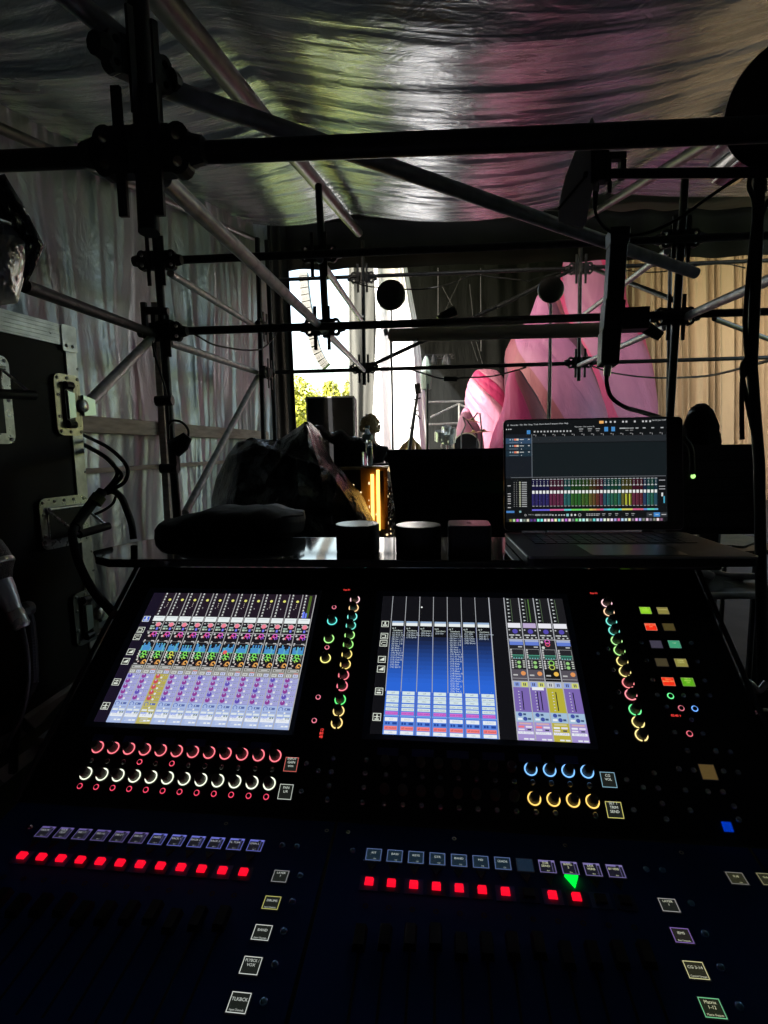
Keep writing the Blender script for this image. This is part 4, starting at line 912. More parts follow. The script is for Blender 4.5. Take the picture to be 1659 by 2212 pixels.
flatth([(500,430),(1230,420),(1560,500),(1290,610),(1100,590),(690,600),(500,500)], pz-.029, 'cream_cloth', 'cream paper-like sheet lying behind the laptop at the right', paper, 'paper')
flatth([(900,640),(1100,600),(1100,640)], pz-.028, 'white_sheet', 'small white sheet poking out by the cream one', mat('white_paper', (.8,.8,.78), .7), 'paper')
t = thing('chair_frame', 'tubular chair frame with pale bars behind the right end of the desk', 'chair')
zf = 1.75
MB().tube([PZ('e',480,885,zf),PZ('e',800,1060,zf)], .014, 10).build('bar', mat('pale_bar', (.9,.92,.9), .35), t, smooth=True)
mb = MB(); 
mb.tube([PZ('e',560,1355,zf-.15),PZ('e',1500,1345,zf-.1),PZ('e',1560,1290,zf-.08),PZ('e',1575,1050,zf)], .011, 10); mb.build('bar', steel, t, smooth=True)
MB().tube([PZ('e',640,920,zf+.05),PZ('e',880,1010,zf+.05),PZ('e',1080,1050,zf+.05),PZ('e',1600,1055,zf+.05)], .011, 10).build('bar', steel, t, smooth=True)
MB().prism([PZ('e',640,1040,zf),PZ('e',1550,1060,zf+.1),PZ('e',1540,1310,zf-.05),PZ('e',620,1340,zf-.1)], V3((0,.03,0))).build('seat', black, t, recalc=True)
mb = MB(); mb.tube([PZ('e',590,1100,zf), vx(PZ('e',590,1100,zf),0)], .012, 8); mb.tube([PZ('e',1560,1290,zf), vx(PZ('e',1560,1290,zf),0)], .012, 8); mb.build('leg', darkst, t)
cable('cable', 'dark cable tangle at the right edge beside the desk', [PZ('s3',1480,600,1.0),PZ('s3',1560,650,1.0),PZ('s3',1600,690,1.0),PZ('s3',1650,640,1.0)], .006, chrome)
t = thing('headphones', 'dark headphones hooked beside the desk at the right edge', 'headphones')
MB().tube([PZ('s3',1580,900,.95),PZ('s3',1620,870,.95),PZ('s3',1660,920,.95)], .012, 10).build('band', rubber, t, smooth=True); MB().tube([PZ('s3',1630,850,.95),PZ('s3',1660,900,.93)], [.02,.03], 14).build('ear_cup', black, t, smooth=True)

# ================================================================== MIXING CONSOLE
T0 = CAM + c2w(V3((-.42276,.14939,.98623)))
Dn = V3((0,-.79190,-.61065))
S = Fr(T0, (1,0,0), Dn); S.n = V3((0,-.61065,.79190))
def hs(k, x, y, h=0): return S.hit(*zp(k, x, y), h)
bJ = .356
th = R(5.5); J0 = S(0, bJ); FB = Fr(J0, (1,0,0), V3((0,-math.cos(th),-math.sin(th)))); FB.n = V3((0,-math.sin(th),math.cos(th)))
def hf(k, x, y, h=0): return FB.hit(*zp(k, x, y), h)
aL, aR = -.055, .962
bT = -.078
con = thing('mixing_console', 'large black digital mixing console with two bright touchscreens and lit ring knobs', 'mixing console')
# body
pt = [S(0,bT), S(0,bJ), FB(0,.0), FB(0,.46)]
prof = [S(0,bT), S(0,bJ-.0), FB(0,.47), FB(0,.47)-V3((0,0,.09)), V3((0,S(0,0).y-.10,1.02-.16)), V3((0,S(0,bT).y+.28,1.00)), V3((0,S(0,bT).y+.28,S(0,bT).z)), V3((0,S(0,bT).y+.005,S(0,bT).z))]
aRB = 1.12
mb = MB(); x0 = S(aL,0).x; x1 = S(aRB,0).x
mb.prism([V3((x0, p.y, p.z)) for p in prof[:1]+prof[1:]], V3((S(aR,0).x-x0,0,0)))
mb.build('chassis', panelm, con, recalc=True, bevel=.003)
x2 = S(aR,0).x
MB().prism([V3((x2+.0005, p.y, p.z)) for p in (S(0,.30), S(0,bJ), FB(0,.47), FB(0,.47)-V3((0,0,.09)), S(0,.30)-V3((0,0,.14)))], V3((x1-x2,0,0))).build('side_wing', panelm, con, recalc=True, bevel=.003)
mb = MB()
for (a, s) in ((aL,-1),(aR,1)):
    MB().tube([S(a+s*.004,bT-.002,.002), S(a+s*.004,.30 if s > 0 else bJ,.002)], .004, 8).build('edge_rail', mat('edge_grey', (.05,.05,.055), .35), con, smooth=True)
# shelf behind the meters
hz = S(0,bT).z+.004
def oH(u, v, z): 
    d = c2w(rayc(u,v)); t_ = (z-CAM.z)/d.z; return CAM+d*t_
zsh = hz+.012
fl = [(232,1208),(205,1201),(200,1190),(250,1178),(300,1168),(350,1161),(1180,1160),(1530,1163),(1560,1180),(1572,1200),(1560,1212)]
pts = [oH(u,v,zsh) for u,v in fl]
yb = max(p.y for p in pts)
MB().prism(pts, V3((0,0,-.016))).build('meter_shelf', mat('gloss_shelf', (.02,.02,.021), .06, spec=1.0, var=((7,7,7),.8), bump=((6,6,6),.02,.002)), con, recalc=True, bevel=.003)

# ---------- screen helper
class UI:
    def __init__(s, F, w, h, z0=.0012): s.F, s.w, s.h, s.mb, s.z, s.k = F, w, h, MB(), z0, 0
    def r(s, x0, y0, x1, y1, c, l=1): s.mb.rect(s.F, x0*s.w, y0*s.h, x1*s.w, y1*s.h, s.z+l*.00008, c)
    def t(s, x, y, size, st, c, l=3, align='CENTER', sx=1.): s.mb.text(s.F, x*s.w, y*s.h, size*s.h, st, c, s.z+l*.00008, align, sx=sx)
    def d(s, x, y, r, c, l=3, n=10): s.mb.disc(s.F, x*s.w, y*s.h, r*s.w, s.z+l*.00008, c, n)
    def arc(s, x, y, r, c, a0, a1, l=3, t=.35): s.mb.ring(s.F, x*s.w, y*s.h, r*s.w*(1-t), r*s.w, s.z+l*.00008, c, a0, a1, 10)
    def fr(s, x0, y0, x1, y1, t, c, l=3): s.mb.frame(s.F, x0*s.w, y0*s.h, x1*s.w, y1*s.h, t, s.z+l*.00008, c)
WS, HS = .305, .24236
FL, FR_ = S.at(0,0), S.at(.42362,0)
def yv(k, x, y, F): 
    a, b = F.hit(*zp(k,x,y)); return b/HS
def xv(k, x, y, F): return F.hit(*zp(k,x,y))[0]/WS
W1, G1 = (.80,.84,.90), (.35,.35,.36)
def icon(u_, x, y, kind, col_=(.75,.8,.7), bgc=(.02,.02,.02)):
    w_, h_ = .040, .048
    u_.r(x-w_/2,y-h_/2,x+w_/2,y+h_/2,bgc,1); u_.fr(x-w_/2,y-h_/2,x+w_/2,y+h_/2,.0009,col_,2)
    if kind == 0: u_.r(x-.004,y-.017,x+.004,y+.003,col_,3); u_.r(x-.012,y+.006,x+.012,y+.014,col_,3)
    if kind == 1: u_.r(x-.014,y-.012,x+.006,y-.008,col_,3); u_.r(x+.004,y-.010,x+.009,y+.006,col_,3); u_.r(x-.012,y+.010,x+.012,y+.015,col_,3)
    if kind == 2: u_.r(x-.012,y-.002,x-.008,y+.008,col_,3); u_.r(x-.010,y-.010,x+.012,y-.006,col_,3); u_.r(x-.004,y+.010,x+.014,y+.015,col_,3)
    if kind == 3: u_.mb.face([u_.F((x-.014)*u_.w,(y+.008)*u_.h,u_.z+.0003),u_.F((x+.013)*u_.w,(y-.016)*u_.h,u_.z+.0003),u_.F((x+.013)*u_.w,(y+.010)*u_.h,u_.z+.0003)][::-1], col_)
    if kind == 4: u_.r(x-.014,y-.010,x+.014,y-.006,col_,3); u_.r(x-.002,y-.014,x+.003,y-.002,col_,3); u_.r(x-.012,y+.004,x+.010,y+.014,col_,3)
    if kind == 5: u_.r(x-.014,y-.004,x+.014,y,col_,3); u_.r(x-.002,y-.016,x+.003,y+.008,col_,3); u_.r(x-.010,y+.010,x+.010,y+.017,col_,3)
rd = random.Random(11)
# ---- left screen
s1 = thing('x','x','x'); bpy.data.objects.remove(s1)
def bezel(F, nm='touchscreen'):
    e_ = bpy.data.objects.new(nm, None); col.objects.link(e_); e_.parent = con
    m_ = .0095
    MB().rr(F, -m_-.002, -m_, WS+m_, HS+m_, .010, .0002, .0010).build('bezel', mat('bezel_glass', (.02,.03,.05), .35), e_)
    mb = MB(); a0, b0, a1, b1 = -m_-.001, -m_+.001, WS+m_-.001, HS+m_-.001
    i_ = [(0,0),(WS,0),(WS,HS),(0,HS)]; o_ = [(a0,b0),(a1,b0),(a1,b1),(a0,b1)]
    for q in range(4):
        A_, B_, C_, D_ = i_[q], i_[(q+1)%4], o_[(q+1)%4], o_[q]
        mb.face([F(*A_,.0012), F(*B_,.0012), F(*C_,.0042), F(*D_,.0042)]); mb.face([F(*D_,.0042), F(*C_,.0042), F(*C_,.0011), F(*D_,.0011)])
    mb.build('bezel_lip', mat('bezel_lip', (.05,.08,.14), .45), e_)
    return e_
e1 = bezel(FL)
U = UI(FL, WS, HS)
U.r(0,0,1,1,(.010,.007,.018),0)
yT = {k: yv('s1',480,v,FL) for k, v in dict(top=118,n0=266,n1=298,c0=302,c1=365,c2=405,l1=425,b0=440,b1=492,g1=545,o1=588,w1=612,p0=618,p1=642,q0=645,q1=825,r1=902,z0=905,z1=930).items()}
xs0 = xv('s1',190,850,FL); pw = (1-xs0)/12
for kx, yy, kd in ((0,285,0),(0,357,1),(0,403,2),(0,500,3),(0,562,3),(0,697,4),(0,853,5)):
    xx = {285:405,357:370,403:345,500:303,562:270,697:210,853:138}[yy]
    icon(U, xv('s1',xx,yy,FL), yv('s1',xx,yy,FL), kd, bgc=(.05,.12,.7) if yy == 285 else (.02,.02,.02))
for k in range(12):
    x0 = xs0+k*pw; x1 = x0+pw; X = lambda f: x0+pw*f
    yel = (k == 2); last = (k == 11)
    U.r(X(0),0,X(.94),yT['n0'],(.016,.010,.018),1)
    U.r(X(.94),0,X(1.0),1,(.42,.42,.42),2)
    for j in range(8):
        yy = yT['n0']*(.03+j*.125); U.d(X(.24),yy,.0042,(.75,.78,.75)); U.r(X(.17),yy+.004,X(.31),yy+.012,(.3,.3,.3),3)
    U.d(X(.80)-.01,yT['n0']*.30,.0085,(.80,.78,.18),3,12) if not last else None
    if last:
        U.r(X(.52),yT['n0']*.05,X(.60),yT['n0']*.95,(.08,.15,.02),3); U.r(X(.62),yT['n0']*.05,X(.70),yT['n0']*.95,(.08,.15,.02),3)
        U.r(X(.25),yT['n0']*.72,X(.40),yT['n0']*.98,(.15,.22,.9),4); U.r(X(.45),yT['n0']*.78,X(.58),yT['n0']*.98,(.15,.22,.9),4)
    else: U.d(X(.52),yT['n0']*.63,.003,(.5,.5,.5)); 
    if k % 2 == 0 and not last: 
        for j in range(3): U.r(X(.62),yT['n0']*(.42+.07*j),X(.68),yT['n0']*(.45+.07*j),(.5,.45,.4),3)
    U.r(X(.04),yT['n0'],X(.90),yT['n1'],(.80,.86,.86),3); U.r(X(.2),yT['n0']+.012,X(.75),yT['n0']+.016,(.5,.55,.6),4)
    # preamp / filter block
    h_ = yT['c1']-yT['c0']; U.r(X(0),yT['n1'],X(.94),yT['p0'],(.012,.010,.014),1)
    U.d(X(.62),yT['c0']+h_*.30,.014,(.85,.22,.30),3,14); U.arc(X(.62),yT['c0']+h_*.30,.017,(.5,.5,.5),150,390,3,.2)
    for (fx,fy,w_,hh,cc) in ((.1,.1,.14,.08,(.6,.6,.6)),(.35,.04,.12,.1,(.5,.5,.5)),(.08,.42,.3,.14,(.35,.5,.45)),(.1,.64,.18,.18,(.5,.62,.5)),(.32,.66,.16,.14,(.4,.5,.4)),(.58,.62,.14,.24,(.18,.20,.85)),(.8,.2,.08,.1,(.7,.7,.7)),(.78,.6,.12,.12,(.4,.4,.4))):
        U.r(X(fx),yT['c0']+h_*fy,X(fx+w_),yT['c0']+h_*(fy+hh),cc,3)
    U.r(X(0),yT['c1'],X(.94),yT['c1']+.005,(.45,.42,.45),3)
    h_ = yT['c2']-yT['c1']
    U.arc(X(.62),yT['c1']+h_*.38,.014,(.75,.10,.60),100,400,3,.4); U.arc(X(.52),yT['c1']+h_*.70,.012,(.75,.08,.16),120,400,4,.4); U.arc(X(.72),yT['c1']+h_*.78,.009,(.30,.12,.7) if k != 2 else (.85,.1,.4),100,400,4,.5)
    U.d(X(.16),yT['c1']+h_*.30,.006,(.6,.62,.6)); U.d(X(.30),yT['c1']+h_*.78,.007,(.6,.5,.5)); U.d(X(.86),yT['c1']+h_*.4,.004,(.6,.62,.6)); U.r(X(.62),yT['l1'],X(.85),yT['l1']+.008,(.6,.6,.6),3)
    U.d(X(.14),yT['l1']+.002,.005,(.6,.6,.6)); U.d(X(.12),yT['b0']-.004,.004,(.5,.5,.5)); U.d(X(.86),yT['b0']-.006,.004,(.5,.5,.5))
    U.r(X(0),yT['b0']-.012,X(.94),yT['b0']-.009,(.18,.18,.18),3)
    # EQ graph
    n = 8; prev = None
    for j in range(n):
        hh = [.55,.9,.6,.7,1,.85,.5,.4][(j*((k % 5)+1)+k) % 8]; xa, xb = .12+.76*j/n, .12+.76*(j+1)/n
        U.r(X(xa),yT['b1']-(yT['b1']-yT['b0'])*hh,X(xb),yT['b1'],(.07,.28,.60) if (k+j) % 7 else (.12,.45,.55),3)
        if j % 2 == 0: U.r(X(xa),yT['b1']-(yT['b1']-yT['b0'])*hh-.003,X(xb),yT['b1']-(yT['b1']-yT['b0'])*hh,(.15,.65,.72),4)
    U.r(X(.06),yT['b1'],X(.92),yT['b1']+.004,(.12,.6,.3),3)
    if k == 6: U.d(X(.36),yT['b1'],.012,(.8,.12,.12),5,12)
    h_ = yT['g1']-yT['b1']
    gc = (.25,.85,.12) if k != 2 else (.75,.75,.10)
    for (fx,fy,rr3,a0_) in ((.50,.28,.012,90),(.36,.62,.011,30),(.60,.66,.012,60),(.50,.86,.009,100)):
        U.arc(X(fx),yT['b1']+h_*fy,rr3,(gc if fy < .8 else (.5,.7,.1)) if fx != .36 else (.12,.45,.15),a0_,a0_+290,4,.45)
    for j in range(6): U.d(X(.12+.05*(j%2)),yT['b1']+h_*(.12+.15*j),.0045,(.65,.66,.6)); U.r(X(.72+.04*(j%3)),yT['b1']+h_*(.1+.15*j),X(.84),yT['b1']+h_*(.16+.15*j),(.45,.55,.45),3)
    h_ = yT['o1']-yT['g1']
    U.arc(X(.78),yT['g1']+h_*.5,.013,(.85,.42,.10),60,380,4,.5); U.arc(X(.66),yT['g1']+h_*.68,.008,(.5,.22,.08),60,380,4,.5)
    U.d(X(.2),yT['g1']+h_*.2,.006,(.6,.6,.55)); U.d(X(.34),yT['g1']+h_*.5,.005,(.6,.45,.4)); U.r(X(.08),yT['g1']+h_*.78,X(.34),yT['g1']+h_*.9,(.6,.6,.6),3)
    U.r(X(0),yT['o1'],X(.94),yT['w1'],(.18,.18,.16),3); U.fr(X(.1),yT['o1']+.004,X(.84),yT['w1']-.004,.0006,(.7,.72,.7),4); U.r(X(.25),(yT['o1']+yT['w1'])/2-.003,X(.7),(yT['o1']+yT['w1'])/2+.003,(.6,.6,.6),4)
    # sends
    bc = (.46,.40,.07) if yel else (.36,.37,.68)
    U.r(X(0),yT['w1'],X(.94),yT['q0'],(.28,.27,.25),3)
    for q, cc in ((.07,(.6,.62,.6)),(.52,(.55,.60,.85))): U.r(X(q),yT['p0']+.004,X(q+.34),yT['p1']-.002,cc,4); U.r(X(q+.08),yT['p0']+.010,X(q+.13),yT['p1']-.008,(.05,.05,.08),5); U.r(X(q+.2),yT['p0']+.010,X(q+.25),yT['p1']-.008,(.05,.05,.08),5)
    if k % 3: U.r(X(.55),yT['w1']+.002,X(.85),yT['p0']+.002,(.65,.25,.22),5)
    U.r(X(0),yT['q0'],X(.94),1,bc,2)
    U.r(X(0),yT['q1'],X(.94),1,(.50,.46,.14) if yel else (.38,.48,.76),3)
    hq = (yT['q1']-yT['q0'])/5
    for j in range(5):
        y_ = yT['q0']+hq*j
        kc = (.26,.05,.30) if (k+j*3) % 5 else (.12,.08,.45)
        if yel: kc = (.55,.08,.10)
        U.d(X(.22),y_+hq*.42,.0125,kc,4,14); U.r(X(.16),y_+hq*.05,X(.23),y_+hq*.30,(.55,.52,.8),5)
        U.r(X(.55),y_+hq*.16,X(.88),y_+hq*.34,(.40,.44,.62) if not yel else (.55,.5,.3),4); U.r(X(.62),y_+hq*.20,X(.70),y_+hq*.30,(.10,.10,.2),5); U.r(X(.76),y_+hq*.20,X(.82),y_+hq*.30,(.10,.10,.2),5)
        U.r(X(.38),y_+hq*.62,X(.74),y_+hq*.67,(.25,.22,.42),4); U.d(X(.5),y_+hq*.66,.006,(.72,.75,.78),5); U.r(X(.0),y_+hq*.95,X(.94),y_+hq*1.0,(.18,.16,.42),4)
    ys = yT['q1']
    U.arc(X(.2),ys+.020,.012,(.10,.15,.45),120,400,4,.3); U.r(X(.45),ys+.012,X(.82),ys+.026,(.10,.14,.38),4); U.r(X(.52),ys+.015,X(.60),ys+.023,(.5,.6,.7),5)
    U.r(X(.08),ys+.042,X(.88),ys+.044,(.2,.2,.3),4); U.d(X(.5),ys+.043,.005,(.8,.82,.8),5)
    U.r(X(.06),ys+.054,X(.42),ys+.066,(.72,.78,.80),4); U.r(X(.5),ys+.054,X(.88),ys+.066,(.72,.78,.80),4)
    U.r(X(.06),ys+.072,X(.48),ys+.084,(.10,.20,.72),4); U.r(X(.6),ys+.072,X(.72),ys+.083,(.05,.12,.10),4); U.r(X(.76),ys+.072,X(.86),ys+.083,(.05,.12,.10),4)
    U.r(X(.05),yT['z0']-.005,X(.90),yT['z1']+.002,W1,4)
    U.t(X(.48),(yT['z0']+yT['z1'])/2,.016,('KICK IN','KICK OUT','SNR 1T','SNR 1B','SNR 2T','SNR 2B','HATS','RACK 1','RACK 2','RACK 3','FL TOM','OVH L')[k],(.45,.5,.55),5)
    for j in range(3): U.r(X(.2),yT['z1']+.008+.009*j,X(.7),yT['z1']+.011+.009*j,(.55,.62,.8),4)
    U.r(X(.45),.975,X(.62),.985,(.8,.85,.9),4); U.r(X(.68),.975,X(.88),.985,(.8,.85,.9),4)
U.mb.build('display', ui, e1)
# ---- right screen
e2 = bezel(FR_)
U = UI(FR_, WS, HS); U.r(0,0,1,1,(.006,.006,.008),0)
F2 = FR_
def y2(x, y): return yv('s2',x,y,F2)
def x2_(x, y): return xv('s2',x,y,F2)
bx0 = x2_(655,1000); bx1 = x2_(1580,1250); sw = (bx1-bx0)/7
Yk = {k: y2(760, v) for k, v in dict(n0=375,n1=412,t0=420,g0=500,c0=950).items()}
members = (["(1) Kick In","(2) Kick Out","(3) Snr 1 T","(4) Snr 1 B","(5) Snr 2 T","(6) Snr 2 B","(7) Hats","(8) Rack 1","(9) Rack 2","(10) Rack 3","(11) Fl Tom","(12) Ovh L","(13) Ovh R","(14) Ride","(15) Spd","(16) Spd S"],
           ["(17) Bass DI","(18) Bass Mic","(19) Synth"],["(20) Keys 1","(21) Keys 2"],["(22) Gtr"],
           ["(1) Kick In","(2) Kick Out","(3) Snr 1 T","(4) Snr 1 B","(5) Snr 2 T","(6) Snr 2 B","(7) Hats","(8) Rack 1","(9) Rack 2","(10) Rack 3","(11) Fl Tom","(12) Ovh L","(13) Ovh R","(14) Ride","(15) Spd","(16) Spd S","(17) Bass","(18) Bass M","(19) Synth","(20) Keys","(21) Keys 2","(22) Gtr","(23) Gtr 2","(24) Pad","(25) Trk L","(26) Trk R"],
           ["(31) MD","(32) Cue","(33) Click","(34) Time","(35) Shout"],["(41) Lead Vox","(42) Bv 1","(43) Bv 2"])
for k in range(7):
    x0 = bx0+k*sw; X = lambda f: x0+sw*f
    U.r(X(-.02),0,X(.02),Yk['c0'],(.40,.42,.44),4)
    NG = 22
    for j in range(NG):
        ya = Yk['g0']+(1-Yk['g0'])*j/NG; yb_ = Yk['g0']+(1-Yk['g0'])*(j+1)/NG; q = min(1, (j+.5)/NG*2.0)**1.3
        U.r(X(.02),ya,X(.98),yb_,(.01+.015*q,.015+.115*q,.04+.62*q) if j < 12 else (.025+.09*(j-12)/10,.13+.13*(j-12)/10,.66+.06*(j-12)/10),2)
    U.r(X(.96),Yk['n1'],X(1.02),1,(.10,.13,.42),3)
    U.r(X(.10),Yk['n0'],X(.90),Yk['n0']+.014,(.30,.42,.62),3); U.r(X(.10),Yk['n0']+.014,X(.90),Yk['n1'],(.80,.85,.85),3)
    U.t(X(.10),Yk['t0']+.012,.017,'cg %d' % (k+3),(.7,.8,.75),4,'LEFT'); U.t(X(.2),Yk['t0']+.030,.017,'members',(.7,.8,.75),4,'LEFT')
    for j, s in enumerate(members[k]): U.t(X(.16),Yk['t0']+.048+j*.0172,.0165,s,(.62,.72,.80),4,'LEFT')
    y0 = Yk['c0']; rows = [(945,.038,W1,'solo'),(985,0,0,0)]
    cc = [y2(705,v) for v in (945,980,1010,1048,1080,1112)]; ce = [y2(705,v) for v in (973,1008,1038,1072,1105,1138)]
    for j in range(6):
        U.r(X(.10),cc[j],X(.88),ce[j],(.66,.78,.80) if j < 5 else (.62,.16,.62),4)
        U.t(X(.5),(cc[j]+ce[j])/2,.015,('self','join / leave','clear','copy / paste','auto-mute','mute enable')[j],(.2,.25,.3) if j < 5 else (.3,.03,.3),5)
    y_ = y2(700,1143); U.r(X(.02),y_,X(.96),y_+.004,(.25,.45,.85),4)
    a_, b_ = y2(695,1160), y2(695,1190); U.r(X(.10),a_,X(.88),b_,W1,4); U.t(X(.5),(a_+b_)/2,.017,('KIT','BASS','KEYS','GTR','BAND','MD','LEADS')[k],(.4,.5,.55),5)
    a_, b_ = y2(695,1198), y2(695,1218); 
    for q0_, q1_ in ((.14,.26),(.30,.42),(.58,.86)): U.r(X(q0_),a_,X(q1_),b_,(.02,.06,.32),4)
    a_, b_ = y2(690,1230), y2(690,1262); U.r(X(.10),a_,X(.88),b_,(.88,.22,.22),4); U.t(X(.5),(a_+b_)/2,.018,'all muted',(.35,.02,.03),5)
    a_, b_ = y2(685,1268), y2(685,1296); U.r(X(.10),a_,X(.88),b_,W1,4); U.t(X(.5),(a_+b_)/2,.016,'safe',(.4,.5,.55),5)
x_ = bx0+7*sw; U.r(x_-.002,0,x_+.003,1,(.42,.44,.48),4)
for (xx,yy,kd) in ((657,398,0),(650,497,1),(643,556,2),(630,687,3),(623,766,3),(607,948,4),(589,1157,5)):
    icon(U, F2.hit(*zp('s2',xx,yy))[0]/WS, y2(xx,yy), kd)
U.d(x2_(955,262), y2(955,262), .005, (.9,.95,.9), 5, 10)
q0_ = xv('s3',142,800,F2); q1_ = xv('s3',594,1000,F2); qw = (q1_-q0_)/4
Y3 = {k: yv('s3',200,v,F2) for k, v in dict(n0=288,n1=316,a0=318,a1=383,b1=437,c1=505,d1=565,e1=630,f1=640,g0=672,h0=818,i0=878,z=990).items()}
for k in range(4):
    x0 = q0_+k*qw; X = lambda f: x0+qw*f
    yel = (k == 2); bc = (.46,.42,.04) if yel else (.19,.13,.42)
    U.r(X(-.03),0,X(.03),1,(.42,.43,.46),6)
    U.r(X(.03),0,X(.97),Y3['n0'],(.012,.012,.014),2)
    for j in range(7): yy = Y3['n0']*(.06+j*.14); U.mb.face([U.F((X(.18))*WS,(yy-.006)*HS,U.z+.0004),U.F((X(.34))*WS,yy*HS,U.z+.0004),U.F((X(.18))*WS,(yy+.006)*HS,U.z+.0004)][::-1],(.6,.65,.65))
    U.r(X(.42),.01,X(.45),Y3['n0']-.01,(.10,.16,.08),3); 
    if k == 1: U.r(X(.60),.01,X(.66),Y3['n0']-.01,(.10,.22,.05),3)
    U.r(X(.08),Y3['n0'],X(.92),Y3['n1'],(.80,.80,.86) if k != 1 else (.50,.40,.62),4)
    h_ = Y3['a1']-Y3['a0']; U.r(X(.03),Y3['n1'],X(.97),Y3['e1'],(.02,.02,.024),2)
    U.d(X(.52),Y3['a0']+h_*.30,.014,(.09,.07,.42),4,14)
    for fx, fy, w_ in ((.1,.12,.1),(.8,.15,.1),(.1,.6,.35),(.52,.6,.3),(.2,.8,.15),(.5,.85,.12),(.78,.8,.1)): U.r(X(fx),Y3['a0']+h_*fy,X(fx+w_),Y3['a0']+h_*(fy+.10),(.55,.58,.58),4)
    U.r(X(.03),Y3['a1'],X(.97),Y3['a1']+.004,(.6,.6,.62),4)
    h_ = Y3['b1']-Y3['a1']
    if not yel:
        U.r(X(.08),Y3['a1']+h_*.08,X(.94),Y3['a1']+h_*.30,(.36,.42,.62),4); U.r(X(.08),Y3['a1']+h_*.30,X(.94),Y3['a1']+h_*.68,(.12,.20,.62),4); U.r(X(.6),Y3['a1']+h_*.8,X(.86),Y3['a1']+h_*.92,(.5,.52,.52),4)
    else:
        U.arc(X(.5),Y3['a1']+h_*.25,.014,(.75,.10,.60),0,360,4,.3); U.arc(X(.5),Y3['a1']+h_*.55,.013,(.70,.10,.16),0,360,5,.35); U.d(X(.15),Y3['a1']+h_*.3,.007,(.6,.6,.6)); U.d(X(.2),Y3['a1']+h_*.9,.008,(.6,.65,.6))
    h_ = Y3['c1']-Y3['b1']; U.fr(X(.08),Y3['b1']+h_*.08,X(.92),Y3['c1']-h_*.04,.0006,(.35,.36,.36),4)
    U.r(X(.16),Y3['b1']+h_*.62,X(.9),Y3['b1']+h_*.86,(.03,.12,.09),4); U.r(X(.16),Y3['b1']+h_*.60,X(.9),Y3['b1']+h_*.64,(.10,.45,.30),5)
    for j in range(4): U.r(X(.24+.16*j),Y3['b1']+h_*.84,X(.30+.16*j),Y3['b1']+h_*.94,(.15,.5,.5),5); U.d(X(.13),Y3['b1']+h_*(.18+.2*j),.005,(.5,.5,.5),5)
    h_ = Y3['d1']-Y3['c1']
    for fx, fy, cc in ((.55,.30,(.30,.60,.20)),(.55,.72,(.30,.60,.20))):
        if yel: U.arc(X(fx),Y3['c1']+h_*fy,.015,(.30,.75,.15) if fy < .5 else (.5,.6,.1),0,360,5,.3)
        else: U.d(X(fx),Y3['c1']+h_*fy,.009,cc,5,12)
    for j in range(4): U.d(X(.15),Y3['c1']+h_*(.15+.22*j),.005,(.6,.6,.6)); U.r(X(.78),Y3['c1']+h_*(.1+.2*j),X(.92),Y3['c1']+h_*(.2+.2*j),(.55,.58,.52),4); U.r(X(.3),Y3['c1']+h_*(.1+.2*j),X(.40),Y3['c1']+h_*(.2+.2*j),(.35,.38,.35),4)
    h_ = Y3['e1']-Y3['d1']; U.r(X(.03),Y3['d1'],X(.97),Y3['e1'],(.09,.08,.10) if not yel else (.01,.01,.01),3)
    U.d(X(.74),Y3['d1']+h_*.35,.012,(.75,.30,.10) if not yel else (.85,.50,.08),5,14); U.r(X(.12),Y3['d1']+h_*.45,X(.4),Y3['d1']+h_*.58,(.5,.5,.5),4); U.r(X(.06),Y3['d1']+h_*.80,X(.94),Y3['d1']+h_*.84,(.4,.4,.42),4)
    U.r(X(.03),Y3['f1']-.008,X(.97),Y3['g0'],(.42,.44,.48),4)
    for q, cc in ((.1,(.25,.35,.75)),(.56,(.62,.66,.15) if not yel else (.40,.50,.80))): U.r(X(q),Y3['f1'],X(q+.36),Y3['g0']-.004,cc if not (yel and q < .2) else (.6,.62,.62),5); U.r(X(q+.1),Y3['f1']+.006,X(q+.16),Y3['g0']-.010,(.05,.05,.1),6); U.r(X(q+.2),Y3['f1']+.006,X(q+.26),Y3['g0']-.010,(.05,.05,.1),6)
    U.r(X(.03),Y3['g0'],X(.97),Y3['h0'],bc,3)
    if k == 1: U.r(X(.15),Y3['g0']-.004,X(.85),Y3['g0']+.016,(.80,.82,.85),5)
    for q in ((.50,) if k != 1 else (.40,.60)): U.r(X(q),Y3['g0']+.024,X(q+.06),Y3['h0']-.012,(.01,.01,.02),5)
    for j in range(7): U.mb.face([U.F(X(.30)*WS,(Y3['g0']+.028+j*.019-.004)*HS,U.z+.0005),U.F(X(.40)*WS,(Y3['g0']+.028+j*.019)*HS,U.z+.0005),U.F(X(.30)*WS,(Y3['g0']+.028+j*.019+.004)*HS,U.z+.0005)][::-1],(.6,.6,.7))
    U.r(X(.03),Y3['h0'],X(.97),Y3['i0'],(.35,.50,.68),3)
    h_ = Y3['i0']-Y3['h0']
    U.d(X(.28),Y3['h0']+h_*.28,.010,(.05,.08,.35),4,12); U.d(X(.55),Y3['h0']+h_*.70,.010,(.05,.08,.35),4,12); U.r(X(.45),Y3['h0']+h_*.15,X(.62),Y3['h0']+h_*.35,(.05,.09,.2),4); U.r(X(.7),Y3['h0']+h_*.6,X(.88),Y3['h0']+h_*.8,(.05,.09,.2),4); U.r(X(.12),Y3['h0']+h_*.62,X(.38),Y3['h0']+h_*.82,W1,4)
    U.r(X(.03),Y3['i0'],X(.97),1,(.36,.28,.60) if not yel else (.48,.42,.05),3)
    y_ = Y3['i0']; g_ = (1-y_)
    U.r(X(.15),y_+g_*.05,X(.85),y_+g_*.14,(.62,.4,.42) if not yel else (.6,.55,.3),4)
